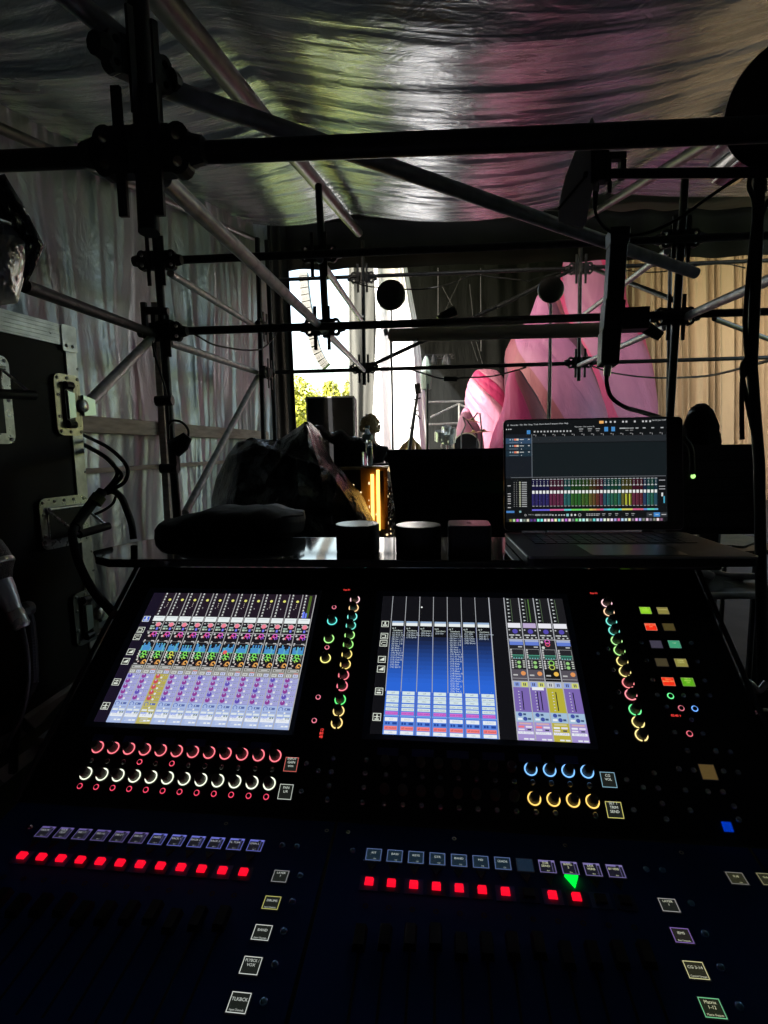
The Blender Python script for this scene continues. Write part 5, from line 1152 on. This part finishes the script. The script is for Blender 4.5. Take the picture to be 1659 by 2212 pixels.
    for a_, b_, c_, d_, cc in ((.10,.22,.44,.32,(.85,.18,.20) if k < 2 else W1),(.52,.22,.88,.32,(.75,.72,.85)),(.10,.38,.44,.46,(.75,.72,.85)),(.6,.38,.82,.46,(.05,.06,.10)),(.06,.52,.92,.66,W1),(.35,.88,.6,.96,W1),(.66,.88,.92,.96,W1)): U.r(X(a_),y_+g_*b_,X(c_),y_+g_*d_,cc,4)
    U.t(X(.49),y_+g_*.59,.017,('SUB SEND','SIDEFILL S','SAX VERB','BV VERB')[k],(.45,.42,.62),6)
U.mb.build('display', ui, e2)
# ---------- knobs
domem = mat('translucent_cap', (.22,.25,.28), .3)
knobm = mat('knob_rubber', (.16,.15,.14), .5)
def knob(F, a, b, c, gap=(0,0), off=False):
    kb = MB().lathe(F.at(a,b), [(.0060,.0008),(.0064,.003),(.0058,.012),(.0052,.0135),(.003,.0137)], 18); n = kb.build('knob', knobm, con, smooth=True)
    mbk = MB()
    for j in range(10):
        an = j*.628; mbk.tube([F(a+.0062*math.cos(an),b+.0062*math.sin(an),.003), F(a+.0056*math.cos(an),b+.0056*math.sin(an),.012)], .0006, 4)
    mbk.build('grip_ridge', knobm, n)
    mb = MB()
    if off: return n
    if gap[0] == gap[1]: mb.ring(F, a, b, .0069, .0086, .0011, c, 0, 360, 36)
    else: mb.ring(F, a, b, .0069, .0086, .0011, c, gap[1], gap[0]+360, 34)
    mb.build('led_ring', led, n); return n
def ringbtn(F, a, b, c, r=.0040):
    n = MB().lathe(F.at(a,b), [(r*.66,.0006),(r*.66,.0022),(r*.3,.0030)], 12).build('ring_button', panelm, con, smooth=True)
    MB().ring(F, a, b, r*.68, r*.95, .0009, c, 0, 360, 20).build('led_ring', led, n)
def dome(F, a, b, r=.0040, m=domem):
    MB().lathe(F.at(a,b), [(r,.0004),(r,.0016),(r*.85,.0032),(r*.5,.0042),(r*.15,.0045)], 14).build('button', m, con, smooth=True)
RED, WHT, YEL, BLU, AMB = (.95,.18,.22), (.88,.95,.72), (.95,.80,.30), (.20,.50,1.), (1.,.62,.14)
for k in range(12):
    knob(S, .0253+k*.02435, .2795, RED); knob(S, .0253+k*.02435, .3163, WHT)
    ringbtn(S, .0245+k*.02437, hs('s4',392,285)[1], (.80,.06,.12))
for x, y in ((685,167),(843,175)): a, b = hs('s4',x,y); ringbtn(S, a, b, (.85,.08,.14))
for k in range(12):
    if k not in (3,5): dome(S, .0253+k*.02435, .2985, .0038, mat('dim_cap', (.40,.42,.44), .14, .75))
colL = [((410,198),(1.,.62,.66)),((400,266),(.95,.62,.30)),((388,338),(.20,.80,.72)),((377,410),(.15,.70,.58)),((367,488),(.40,.85,.25)),((355,565),(.32,.80,.20)),((344,645),(.85,.70,.20)),((332,727),(.90,.68,.20)),((318,815),(.90,.20,.24)),((306,902),(.92,.20,.26)),((290,1015),(.12,.85,.20)),((277,1108),(.95,.70,.25)),((262,1205),(1.,.72,.25))]
for (p, c) in colL: a, b = hs('s2',*p); knob(S, a, b, c, (125,150) if p[1] < 960 else (75,95))
for (p, c) in (((224,370),(.12,.80,.72)),((198,517),(.40,.90,.25)),((170,677),(.90,.85,.25))): a, b = hs('s2',*p); knob(S, a, b, c)
for p in ((240,260),(182,588),(110,994),(78,1185)): a, b = hs('s2',*p); ringbtn(S, a, b, (.80,.20,.28))
colR = [((692,166),(1.,.66,.68)),((706,220),(.95,.62,.38)),((720,277),(.18,.78,.66)),((736,333),(.16,.72,.60)),((751,392),(.42,.85,.30)),((768,452),(.42,.85,.25)),((785,516),(.88,.75,.25)),((801,578),(.92,.78,.28)),((820,645),(.95,.25,.26)),((837,715),(.95,.28,.32)),((861,805),(.15,.85,.28)),((880,880),(.95,.78,.28)),((900,957),(1.,.78,.30))]
for (p, c) in colR: a, b = hs('s3',*p); knob(S, a, b, c, (20,48) if p[1] < 760 else (75,95))
for p in ((697,442),(638,470),(730,568),(761,702),(712,792),(747,942),(931,512),(966,628),(994,718),(1151,722),(1230,722),(1308,722),(1050,790),(1198,868),(1098,942),(1266,950),(1234,518),(1277,634),(900,405),(1197,407),(1172,1050),(1343,1052),(1430,1060)):
    a, b = hs('s3',*p); dome(S, a, b, .0038, mat('blue_cap', (.45,.62,.90), .14, .75))
kp = [hs('s5',1365,270), hs('s5',1609,282), hs('s5',1388,462), hs('s5',1513,468)]
for k in range(8):
    for (q0, q1, dv) in ((kp[0], kp[1], 2), (kp[2], kp[3], 1)):
        st = (q1[0]-q0[0])/dv; knob(S, q0[0]-st*(k+1)-.0015, q0[1], BLU, off=True)
for p in ((1365,270),(1488,276),(1609,282)): a, b = hs('s5',*p); knob(S, a, b, BLU)
a, b = hs('s6',332,322); knob(S, a, b, BLU)
for p in ((1388,462),(1513,468)): a, b = hs('s5',*p); knob(S, a, b, AMB)
for p in ((228,532),(371,540)): a, b = hs('s6',*p); knob(S, a, b, AMB)
greyc = mat('grey_cap', (.70,.74,.80), .14, .75)
for p in ((420,308),(540,312),(657,322),(775,328),(892,332),(1012,338),(1133,346),(1255,352),(408,498),(530,505),(652,510),(776,520),(897,526),(1020,532),(1145,540),(1272,548),(1378,358),(1500,364),(1622,370),(1400,555),(1527,560),(77,202),(65,290),(50,380),(37,475),(293,212),(285,300),(275,392),(266,490)):
    a, b = hs('s5',*p); dome(S, a, b, .0040, greyc)
for p in ((349,425),(392,645),(620,382),(672,605),(820,335),(741,440),(850,445),(880,558),(910,672),(1003,305),(1110,312),(1330,320),(1435,330),(1050,460),(1215,470),(1325,473),(1085,608),(1405,578),(1440,675),(1065,170),(1272,178)):
    a, b = hs('s6',*p); dome(S, a, b, .0040, greyc)
for p in ((1503,176),(1478,312),(1633,152),(1560,212),(1622,218),(1612,285),(1604,353)): a, b = hs('s4',*p); dome(S, a, b, .0040, mat('blue_cap'))
ringbtn(S, *hs('s3',1074,722), (.15,.95,.30), .0048); ringbtn(S, *hs('s3',1138,795), (.55,.14,.18), .0044); ringbtn(S, *hs('s3',1219,798), (.15,.40,1.), .0046); ringbtn(S, *hs('s3',1188,948), (.65,.12,.16), .0044)
# red numeric readouts
def redtxt(F, ab, s, size, h=.001): MB().text(F, ab[0], ab[1], size, s, (1,.06,.05), h).build('readout', led, con)
redtxt(S, hs('s2',344,118), 'Snp-01', .0045); redtxt(S, hs('s2',136,1290), '12\n80\n48', .0055); redtxt(S, hs('s3',615,107), 'Snp-01', .0045); redtxt(S, hs('s3',1107,840), '02:45 1', .0045)
# label displays
def lab(F, a, b, w_, h_, lines, fc, bgc=(.012,.014,.012), tc=(.62,.68,.60), bar=False, t_=.0007, nm='label_display', small=None, l2=None):
    mb = MB(); mb.fbox(F, a-w_/2-.001, b-h_/2-.001, a+w_/2+.001, b+h_/2+.001, .0003, .0012, c=(.003,.003,.004))
    mb.rect(F, a-w_/2, b-h_/2, a+w_/2, b+h_/2, .0014, bgc)
    if fc: mb.frame(F, a-w_/2, b-h_/2, a+w_/2, b+h_/2, t_, .0015, fc)
    n = len(lines); sz = h_*.24
    for i, s in enumerate(lines): 
        q = min(1.0, (w_*(.72 if bar else .90))/(max(1,len(s))*sz*.60))
        mb.text(F, a-(w_*.09 if bar else 0), b-h_*.14+(i-(n-1)/2)*sz*1.05, sz, s, tc, .0017, sx=q)
    if small: mb.text(F, a, b+h_*.36, h_*.15, small, tc, .0017, sx=min(1,(w_*.88)/(len(small)*h_*.15*.52)))
    if l2: mb.text(F, a-(w_*.09 if bar else 0)+w_*.1, b+h_*.36, h_*.13, l2, tc, .0017)
    if bar:
        mb.rect(F, a+w_*.29, b-h_/2, a+w_*.31, b+h_/2, .0016, fc); mb.rect(F, a+w_*.31, b-h_/2, a+w_/2, b-h_*.34, .0017, fc); mb.rect(F, a-w_*.46, b-h_*.44, a+w_*.1, b-h_*.34, .0017, fc)
    o = mb.build(nm, ui, con); return o
def labS(k, x, y, *a_, **k_): a, b = hs(k, x, y); return lab(S, a, b, *a_, **k_)
def labF(k, x, y, *a_, **k_): a, b = hf(k, x, y); return lab(FB, a, b, *a_, **k_)
labS('s4',1427,180,.0185,.0190,['INPUT','GAIN','trim'],(.75,.15,.12)); labS('s4',1400,314,.0185,.0190,['PAN','L/R'],(.62,.68,.60))
labS('s6',487,382,.0185,.0190,['CG','VOL'],(.25,.48,.60)); labS('s6',531,603,.0195,.0190,['SET 1','TRIM','SEND'],(.72,.68,.18))
V_ = lambda x, y: zp('v', x, y)
def sq(x, y, c, lines=(), tc=(.9,.9,.3), fr=None):
    a, b = S.hit(*zp('v',x,y)); lab(S, a, b, .0168, .0130, list(lines), fr, c, tc, nm='lit_key', t_=.0005)
sq(228,222,(.26,.62,.02),['TAKE','CURRENT','PRESET'],(.55,.85,.10),(.3,.55,.1)); sq(487,226,(.24,.21,.05),['TALKBACK'],(.6,.55,.2),(.25,.24,.1)); sq(308,466,(.90,.03,.01),['BAND VOC','ON'],(1,.45,.2),(.9,.25,.15)); sq(575,468,(.065,.05,.015))
sq(388,724,(.05,.045,.07)); sq(660,724,(.05,.32,.17),['TAP'],(.4,.65,.4),(.12,.38,.26)); sq(470,992,(.055,.045,.022)); sq(757,998,(.25,.23,.05),['CLEAR','SOLOS'],(.7,.68,.25),(.35,.32,.12))
sq(568,1278,(.90,.03,.01),['TLK 2','BAND OFF'],(1,.5,.15),(.9,.2,.1)); sq(858,1284,(.10,.40,.01),['TLK 3','MEDIA','ON'],(.6,.85,.15),(.25,.5,.1))
sq_a = hs('s6',1218,325); lab(S, sq_a[0], sq_a[1], .0185, .0185, [], None, (.085,.055,.018), nm='lit_key')
a, b = hs('s6',1360,725); MB().fbox(S.at(a,b), -.0055,-.0055,.0055,.0055,.0005,.003,c=(.0,.02,.28),tap=.0008).build('lit_button', led, con)
# dim blue tabs under the screens
for x in (505,655,808,960,1118,1277): a, b = hs('s4',x,50+ (x-505)*.05); MB().fbox(S.at(a,b), -.015,-.005,.015,.005,.0003,.0015).build('screen_tab', mat('blue_tab', (.10,.12,.45), .35), con)
for x in (432,660,888,1122,1360,1598): a, b = hs('s5',x,155+(x-432)*.045); MB().fbox(S.at(a,b), -.015,-.005,.015,.005,.0003,.0015).build('screen_tab', mat('blue_tab'), con)
# ---------- fader bed
bedm = mat('bed_panel', (.025,.08,.31), .6, spec=.15, var=((6,6,6),.75))  # blue glow from the screens is put into this panel colour
mb = MB(); 
for a0, a1 in ((aL+.004,.3905),(.3945,.885),(.889,1.115)): mb.fbox(FB, a0, .004, a1, .46, .0004, .0016)
mb.build('fader_panel', bedm, con, bevel=.0006)
PUR = (.17,.13,.42); NM = ('KICK IN','KICK|OUT','SNR 1 T','SNR 1 B','SNR 2 T','SNR 2 B','HATS','RACK 1','RACK 2','RACK 3','FL TOM','OVH L')
H0 = .0016
FB2 = Fr(FB(0,0,H0), FB.ex, FB.ey); FB2.n = FB.n
a_first, b_row = FB2.hit(*zp('s4',222,512)); a_last, b2_ = FB2.hit(*zp('s4',1252,580)); stp = (a_last-a_first)/11
redb = FB2.hit(*zp('s4',1190,712))[1]; trib = FB2.hit(*zp('s4',1215,645))[1]; dotb = FB2.hit(*zp('s5',287,1165))[1]
redm_c = (.80,.003,.018)
def strip_btns(a, lit, dim=False, tri=None):
    if lit: MB().fbox(FB2.at(a,redb), -.0049,-.0041,.0049,.0041,.0010,.0045,c=redm_c,tap=.0007).build('mute_button', led, con)
    else: MB().fbox(FB2.at(a,redb), -.0062,-.0052,.0062,.0052,.0010,.0040,tap=.0007).build('mute_button', black, con)
    pts = [FB2(a-.0055,trib-.005,.0008), FB2(a+.0055,trib-.005,.0008), FB2(a,trib+.0055,.0008)]
    if tri: MB().prism([FB2(a-.0075,trib-.0068,.0008), FB2(a+.0075,trib-.0068,.0008), FB2(a+.001,trib+.0075,.0008)][::-1], FB2.n*.003, c=(.0,.95,.04)).build('solo_button', led, con)
    else: MB().prism(pts[::-1], FB2.n*.002).build('solo_button', mat('dim_tri', (.03,.032,.036), .4), con)
    MB().ring(FB2, a, dotb, .0016, .0030, .0008, (.055,.05,.05), 0, 360, 16).build('select_ring', paint, con)
    MB().fbox(FB2, a-.0012, dotb+.02, a+.0012, dotb+.13, .0002, .0008).build('fader_slot', rubber, con)
    n = MB().fbox(FB2.at(a,dotb+.032+.01*((int(a*1000)*7) % 4)/4), -.0065,-.012,.0065,.012,.004,.012,tap=.0015).build('fader_cap', black, con)
for k in range(12):
    a = a_first+stp*k; bb = b_row+(b2_-b_row)*k/11
    c = PUR if k < 6 else (.14,.16,.60)
    lab(FB2, a, bb, .0180, .0165, NM[k].split('|'), tuple(q*(.75 if k < 6 else 1.) for q in c), (.010,.010,.014), (.42,.44,.48), True, l2='Gr 1')
    ar = FB2.hit(*zp('s4',113,628))[0]; ar2 = FB2.hit(*zp('s4',1194,710))[0]; strip_btns(ar+(ar2-ar)*k/11, True)
    MB().fbox(FB2.at(ar+(ar2-ar)*k/11,redb), -.0105,-.0085,.0105,.0100,.0001,.0009).build('button_well', mat('well_a' if k % 2 else 'well_b', (.02,.05,.16) if k % 2 else (.06,.14,.45), .4), con)
NM2 = ('KIT','BASS','KEYS','GTR','BAND','MD','LEADS',None,'SUB|SEND','SIDEFILL|S','SAX|VERB','BV VERB')
pa = FB2.hit(*zp('s5',340,832))[0]; pb = FB2.hit(*zp('s5',1182,888))[0]; stp = (pb-pa)/6; bL = FB2.hit(*zp('s5',340,832))[1]
ra, rb = FB2.hit(*zp('s5',310,1010))[0], FB2.hit(*zp('s5',1200,1075))[0]
for k in range(12):
    a = pa+stp*k
    if NM2[k] is None: lab(FB2, a, bL, .0180, .0165, [], None, (.008,.018,.035))
    elif k < 7: lab(FB2, a, bL, .0180, .0165, [NM2[k]], (.10,.16,.36), (.008,.018,.03), (.45,.52,.50), l2='CG')
    else: lab(FB2, a, bL, .0180, .0165, NM2[k].split('|'), (.19,.16,.38), (.010,.010,.018), (.60,.62,.40), True, l2='Bus')
    a = ra+(rb-ra)/6*k; strip_btns(a, k not in (7,10,11), tri=(k == 9))
    MB().fbox(FB2.at(a,redb), -.0105,-.0085,.0105,.0100,.0001,.0009).build('button_well', mat('well_a' if k % 2 else 'well_b'), con)
def labB(k, x, y, *a_, **k_): a, b = FB2.hit(*zp(k, x, y)); return lab(FB2, a, b, *a_, **k_)
GW = (.50,.54,.50)
labB('s7',710,150,.0172,.0150,['LAYER','1'],(.26,.27,.28),tc=GW); labB('s7',667,280,.0175,.0152,['DRUMS'],(.50,.50,.14),tc=GW,small='Input Channels'); labB('s7',620,426,.0180,.0160,['BAND'],(.60,.64,.60),tc=GW,small='Input Channels')
labB('s7',566,588,.0180,.0165,['PLYBCK /','VOX'],(.60,.64,.60),tc=GW); labB('s7',507,770,.0182,.0172,['TLKBCK'],(.60,.64,.60),tc=GW,small='Input Channels')
labB('s8',932,437,.0175,.0150,['LAYER','1'],(.34,.34,.33),tc=(.58,.60,.46)); labB('s8',1027,660,.0175,.0152,['IEMS'],(.22,.13,.42),(.018,.016,.014),(.58,.60,.46),small='Bus Outputs'); labB('s8',1130,915,.0180,.0160,['CG 3-14'],(.62,.60,.30),(.020,.020,.012),(.62,.62,.46),small='Control Groups'); labB('s8',1249,1193,.0180,.0162,['Matrix','1-12'],(.16,.55,.26),(.014,.018,.010),(.62,.62,.40),small='Matrix Outputs')
labB('s8',1430,240,.0178,.0150,['SUB'],(.20,.20,.18),(.022,.022,.012),(.42,.42,.25),l2='Mtx'); labB('s8',1660,248,.0178,.0150,['Side S'],(.28,.27,.14),(.022,.022,.012),(.42,.42,.22))
bluec = mat('blue_dome', (.30,.60,.95), .14, .75)
for k, x, y in (('s7',808,148),('s7',770,276),('s7',728,422),('s7',684,585),('s7',630,768),('s7',1065,26),('s8',1095,427),('s8',1195,650),('s8',1312,898),('s8',1448,1182),('s8',765,177),('s8',885,183),('s4',1384,580),('s4',1455,586)):
    a, b = FB2.hit(*zp(k,x,y)); dome(FB2, a, b, .0042, bluec)
for k, x, y in (('s4',1108,473),('s4',1601,507),('s5',173,685),('s5',866,729),('s5',1590,773),('s8',1023,52)):
    a, b = FB2.hit(*zp(k,x,y)); MB().ring(FB2, a, b, .0012, .0027, .0016, (1,1,1), 0, 360, 14).build('screw', chrome, con)
a, b = FB2.hit(*zp('s4',145,492)); dome(FB2, a, b, .0042, greyc)

# ================================================================== ON THE SHELF
zs_ = zsh+.0006
lap = thing('laptop', 'open black laptop showing a recording program, at the right of the shelf', 'laptop')
zd = zs_+.017
HL = oH(1089,1151,zd); HR = oH(1450,1149,zd); exl = (HR-HL).normalized(); Wl = .357
eyl = V3((exl.y,-exl.x,0)).normalized()       # towards the viewer
if eyl.y > 0: eyl = -eyl
Fl = Fr(HL, exl, eyl); Fl.n = V3((0,0,1))
mlap = mat('laptop_black', (.010,.010,.012), .55); mlip = mat('laptop_edge', (.28,.28,.30), .3, .8)
MB().rr(Fl, 0, 0, Wl, .248, .012, -.0165, -.003).build('base', mlap, lap, bevel=.001)
MB().rr(Fl, -.0005, -.0005, Wl+.0005, .2485, .012, -.0028, .0).build('deck', mlip, lap)
MB().rr(Fl, .002, .002, Wl-.002, .246, .011, .0001, .0006).build('palm_rest', mlap, lap)
mb = MB()
for r_ in range(6):
    n = 14; 
    for k in range(n): mb.fbox(Fl, .035+k*.0205, .022+r_*.0185, .035+k*.0205+.0178, .022+r_*.0185+.016, .0008, .0018)
mb.build('keyboard', mat('key_black', (.012,.012,.013), .5), lap)
MB().rr(Fl, Wl/2-.075, .145, Wl/2+.075, .238, .005, .0008, .0011).build('touchpad', mat('pad', (.02,.02,.022), .3), lap)
# lid: up from hinge
TLp = P(1088,905,1.0); dv = c2w(rayc(1089,905))
# plane of lid through hinge, tilted back
back = V3((-eyl.x,-eyl.y,0)); tl_ = R(7)
upv = V3((0,0,1))*math.cos(tl_)+back*math.sin(tl_)
Fd = Fr(Fl(0,.002,.004), exl, upv); Fd.n = exl.cross(upv)
if Fd.n.dot(eyl) < 0: Fd.n = -Fd.n
hgt = Fd.hit(1270,903)[1]
lid = bpy.data.objects.new('lid', None); col.objects.link(lid); lid.parent = lap
MB().rr(Fd, 0, 0, Wl, hgt, .010, -.005, -.0006).build('shell', mlip, lid)
MB().rr(Fd, .0012, .0012, Wl-.0012, hgt-.0012, .009, -.0004, .0002).build('screen_border', mat('lid_glass', (.006,.006,.007), .18), lid)
Fs = Fr(Fd(0,0), exl, -upv); Fs.n = Fd.n
a0, b0 = Fd.hit(*zp('8',176,118)); a1, b1 = Fd.hit(*zp('8',1092,690)); b0 = Fd.hit(*zp('8',640,112))[1]; b1 = Fd.hit(*zp('8',640,690))[1]
wS, hS = a1-a0, b0-b1
Fs = Fr(Fd(a0,b0), exl, -upv); Fs.n = Fd.n
U = UI(Fs, wS, hS, .0003)
def X8(x): return (x-176)/916
def Y8(y): return (y-112)/578
def r8(x0,y0,x1,y1,c,l=1): U.r(X8(x0),Y8(y0),X8(x1),Y8(y1),c,l)
r8(176,112,1092,690,(.006,.007,.008),0)
r8(330,205,1088,240,(.018,.022,.026),1); r8(330,245,1088,432,(.008,.012,.014),1); r8(176,190,326,440,(.010,.013,.018),1)
r8(326,190,330,440,(.12,.14,.16),2); r8(205,434,1085,438,(.10,.11,.12),2)
for i, (x, s) in enumerate(((192,'O'),(229,'Recorder'),(268,'File'),(293,'Edit'),(321,'Song'),(353,'Track'),(386,'Event'),(417,'Audio'),(457,'Transport'),(497,'View'),(526,'Help'))): U.t(X8(x),Y8(138-i*.6),.020,s,(.55,.58,.58),3)
r8(714,122,738,137,(.85,.42,.12),3)
for x in (752,778,802,848,867,914,960,978,1000): r8(x-5,124,x+5,134,(.5,.5,.5),3)
U.t(X8(1050),Y8(124),.020,'Sat 22 Jun 13:47',(.5,.52,.52),3)
for x in (183,196,208): U.d(X8(x),Y8(161),.0038,(.55,.56,.56))
U.t(X8(630),Y8(153),.018,'Recorder - live session 02',(.5,.52,.52),3)
r8(300,168,320,190,(.05,.22,.50),3); 
for x in list(range(345,460,19))+list(range(475,560,19)): r8(x-5,172,x+4,181,(.42,.43,.43),3)
for x in (610,660,705,870,896): r8(x-12,164,x+12,168,(.38,.4,.4),3); r8(x-10,176,x+8,179,(.3,.3,.3),3)
r8(742,157,763,182,(.06,.25,.55),3); r8(782,157,802,182,(.06,.25,.55),3)
for x in (835,850,925,965,1013,1065): r8(x-7,163,x+9,169,(.4,.42,.42),3)
for x in range(350,1088,55): r8(x,194,x+3,204,(.3,.3,.3),3); r8(x-14,192,x-4,197,(.2,.2,.2),3)
for j in range(3):
    y = 216+36*j; r8(178,y-4,326,y+28,(.03,.065,.12) if j == 0 else (.014,.030,.045),2)
    r8(200,y,208,y+8,(.3,.4,.45),3); r8(215,y,222,y+8,(.3,.35,.4),3); r8(226,y-1,240,y+9,(.75,.20,.12),4); r8(240,y-1,252,y+9,(.80,.62,.45),4); r8(258,y+2,282,y+6,(.5,.5,.5),3); r8(306,y+1,316,y+6,(.5,.5,.5),3); r8(198,y+20,250,y+22,(.2,.25,.28),3); U.d(X8(268),Y8(y+22),.003,(.6,.6,.6))
# mixer
import colorsys
NCH = 35
for k in range(NCH):
    x = 334+k*20.4; f_ = k/NCH
    hues = [.68]*5+[.92]*4+[.50]*2+[.30,.32,.35,.25,.28]+[.15,.10,.03,.93]+[.55,.5,.45,.4,.5,.16,.16,.15]+[.93,.95,.97]+[.6,.5,.45,.55]
    hh = hues[min(k,len(hues)-1)]; c1 = colorsys.hsv_to_rgb(hh,.75,.85); c1 = tuple(v**1.8 for v in c1)
    r8(x-8,448,x+10,600,tuple(v*.05+.004 for v in c1),1)
    r8(x-6,446,x+8,450,(.38,.4,.42),2); 
    for j in range(3): r8(x-1,458+j*9,x+3,462+j*9,(.45,.46,.46),3)
    r8(x-5,482,x+7,487,(.55,.56,.56),3)
    r8(x-4,528,x+6,597,tuple(v*.10+.015 for v in c1),2); r8(x-7,528,x-5,597,tuple(v*.30+.02 for v in c1),2)
    r8(x-6,512,x+7,529,(.78,.80,.78),3)
    if k in (26,27): r8(x-7,535,x-1,597,(.55,.60,.05),3)
    r8(x-6,598,x+6,602,(.3,.3,.3),3)
    r8(x-8,617,x+12,626,tuple(v*.75+.08 for v in c1),3)
for j in range(14):
    y = 462+j*10.5; r8(268,y,297,y+4,(.42,.44,.44),3); r8(222,y,226,y+3,(.3,.3,.3),3); r8(236,y,240,y+3,(.3,.3,.3),3); r8(252,y,263,y+4,(.35,.36,.3),3)
r8(256,458,259,602,(.45,.50,.30),4)
for y in (480,525,540,555,567,581,604): r8(186,y,204,y+5,(.4,.4,.4),3)
r8(178,625,224,637,(.06,.20,.48),3); r8(252,625,264,636,(.2,.38,.4),3)
for y in (458,492,507): r8(1046,y,1080,y+4,(.4,.4,.42),3)
r8(1059,530,1068,550,(.7,.72,.72),3); r8(1070,550,1078,588,(.06,.35,.50),3)
# transport
U.t(X8(390),Y8(650),.026,'00001.01.01.00',(.55,.58,.58),3); U.t(X8(320),Y8(648),.016,'5:40 min',(.4,.42,.42),3)
for x in (445,462,480,495,510): r8(x-4,647,x+4,655,(.45,.46,.46),3)
r8(522,644,536,658,(.25,.55,.55),3); U.d(X8(572),Y8(651),.006,(.75,.76,.75)); r8(547,645,556,657,(.6,.6,.6),3); U.arc(X8(288),Y8(650),.007,(.4,.4,.4),0,360); U.arc(X8(598),Y8(651),.010,(.35,.35,.35),0,360)
for x in range(635,700,14): r8(x,644,x+10,648,(.4,.4,.4),3); r8(x,652,x+10,656,(.4,.4,.4),3)
for x in (705,735,770,808,866,900): r8(x-10,644,x+8,648,(.35,.36,.36),3); r8(x-8,654,x+4,657,(.25,.26,.26),3)
r8(975,640,1090,664,(.03,.035,.04),2); r8(1015,640,1050,664,(.05,.22,.55),3); r8(988,650,1004,654,(.4,.4,.4),4); r8(1058,650,1084,654,(.5,.5,.5),4); r8(1024,650,1042,654,(.4,.55,.7),4)
r8(195,668,1075,689,(.012,.012,.014),2)
rd = random.Random(21)
for k in range(44):
    x = 202+k*19.9; h_ = rd.random(); v_ = rd.choice([.8,.7,.85,.35]); c = tuple(q**1.6 for q in colorsys.hsv_to_rgb(h_, rd.choice([.15,.35,.6]), v_)); r8(x-7,672,x+7,687,c,3); r8(x-3,676,x+3,683,tuple(min(1,q*1.5) for q in c),4)
U.mb.build('display', ui, lid)

def can(u, vt, rpx, lab_, sqr=False, hh=.052):
    zt_ = zs_+hh; ctr = oH(u, vt, zt_); r_ = rpx*(ctr-CAM).dot(c2w(V3((0,0,1))))/FPX; c0 = V3((ctr.x,ctr.y,zs_))
    t = thing('canister' if not sqr else 'speaker_cube', lab_, 'canister' if not sqr else 'speaker')
    F = Fr(c0,(1,0,0),(0,1,0)); topm_ = mat('glossy_top', (.50,.50,.49), .24, var=((25,25,25),.75))
    if not sqr:
        MB().lathe(F, [(r_*.97,0),(r_,.003),(r_,hh-.003),(r_*.985,hh-.0005)], 48).build('body', rubber, t, smooth=True)
        MB().lathe(F, [(r_*.98,hh),(r_*.975,hh+.0012)], 48).build('lid', topm_, t)
    else:
        MB().rr(F, -r_,-r_,r_,r_, .012, 0, hh-.001, k=8).build('body', rubber, t, bevel=.001)
        MB().rr(F, -r_+.001,-r_+.001,r_-.001,r_-.001, .012, hh-.0005, hh+.001, k=8).build('top_plate', mat('satin_top', (.25,.25,.25), .28), t)
        MB().lathe(F, [(.004,hh+.0012),(.004,hh+.002)], 12).build('button', topm_, t)
can(*zp('7',957,549), 47, 'left of the two round black canisters with shiny lids on the shelf')
can(*zp('7',1240,554), 49, 'right of the two round black canisters, next to the square speaker')
can(*zp('7',1477,546), 45, 'small square-cornered black speaker between canister and laptop', True, .056)
# soft black bags
def softbag(name, lab_, outl, zc, dep, m, cat, sd):
    t = thing(name, lab_, cat); cx_ = sum(p[0] for p in outl)/len(outl); cy_ = sum(p[1] for p in outl)/len(outl); n = 96; NR_ = 14; vs = []
    for sgn in (1,-1):
        for r_i in range(NR_+1):
            q = r_i/NR_
            for k in range(n):
                t_ = k/n*len(outl); i = int(t_); f_ = t_-i; a_ = outl[i % len(outl)]; b_ = outl[(i+1) % len(outl)]
                u = cx_+((a_[0]*(1-f_)+b_[0]*f_)-cx_)*q; v = cy_+((a_[1]*(1-f_)+b_[1]*f_)-cy_)*q
                d = c2w(rayc(u,v)).normalized(); nz_ = .012*noise.noise(V3((u*.02,v*.04,sd)))
                vs.append(P(u,v,zc) - V3((0,1,0))*sgn*(dep*(1-q**4)**.5) + V3((0,0,nz_)))
    fs = []; o2 = (NR_+1)*n
    for b0_ in (0, o2):
        for r_i in range(NR_):
            for k in range(n):
                f = (b0_+r_i*n+k, b0_+r_i*n+(k+1)%n, b0_+(r_i+1)*n+(k+1)%n, b0_+(r_i+1)*n+k); fs.append(f if b0_ == 0 else f[::-1])
    ob = MB().raw(vs, fs).build('shell', m, t)
    for p_ in ob.data.polygons: p_.use_smooth = True
    return t
b7 = lambda *l: [zp('7',x,y) for x,y in l]
zbag = 1.27
t = softbag('soft_bag', 'padded black zip bag lying on the left of the shelf', b7((35,550),(60,525),(150,495),(350,465),(460,460),(560,462),(640,475),(705,495),(712,530),(705,570),(690,590),(620,622),(300,640),(60,650),(35,630)), zbag, .10, nylon, 'bag', 3.)
cable('zip', None, [PZ('7',600,520,zbag-.10),PZ('7',650,512,zbag-.09),PZ('7',700,505,zbag-.05)], .003, darkst, parent=t)
softbag('soft_pouch', 'small flat black pouch under the right end of the zip bag', b7((100,650),(300,640),(600,625),(680,635),(702,650),(706,684),(600,690),(100,690)), zbag-.08, .08, nylon, 'pouch', 8.)
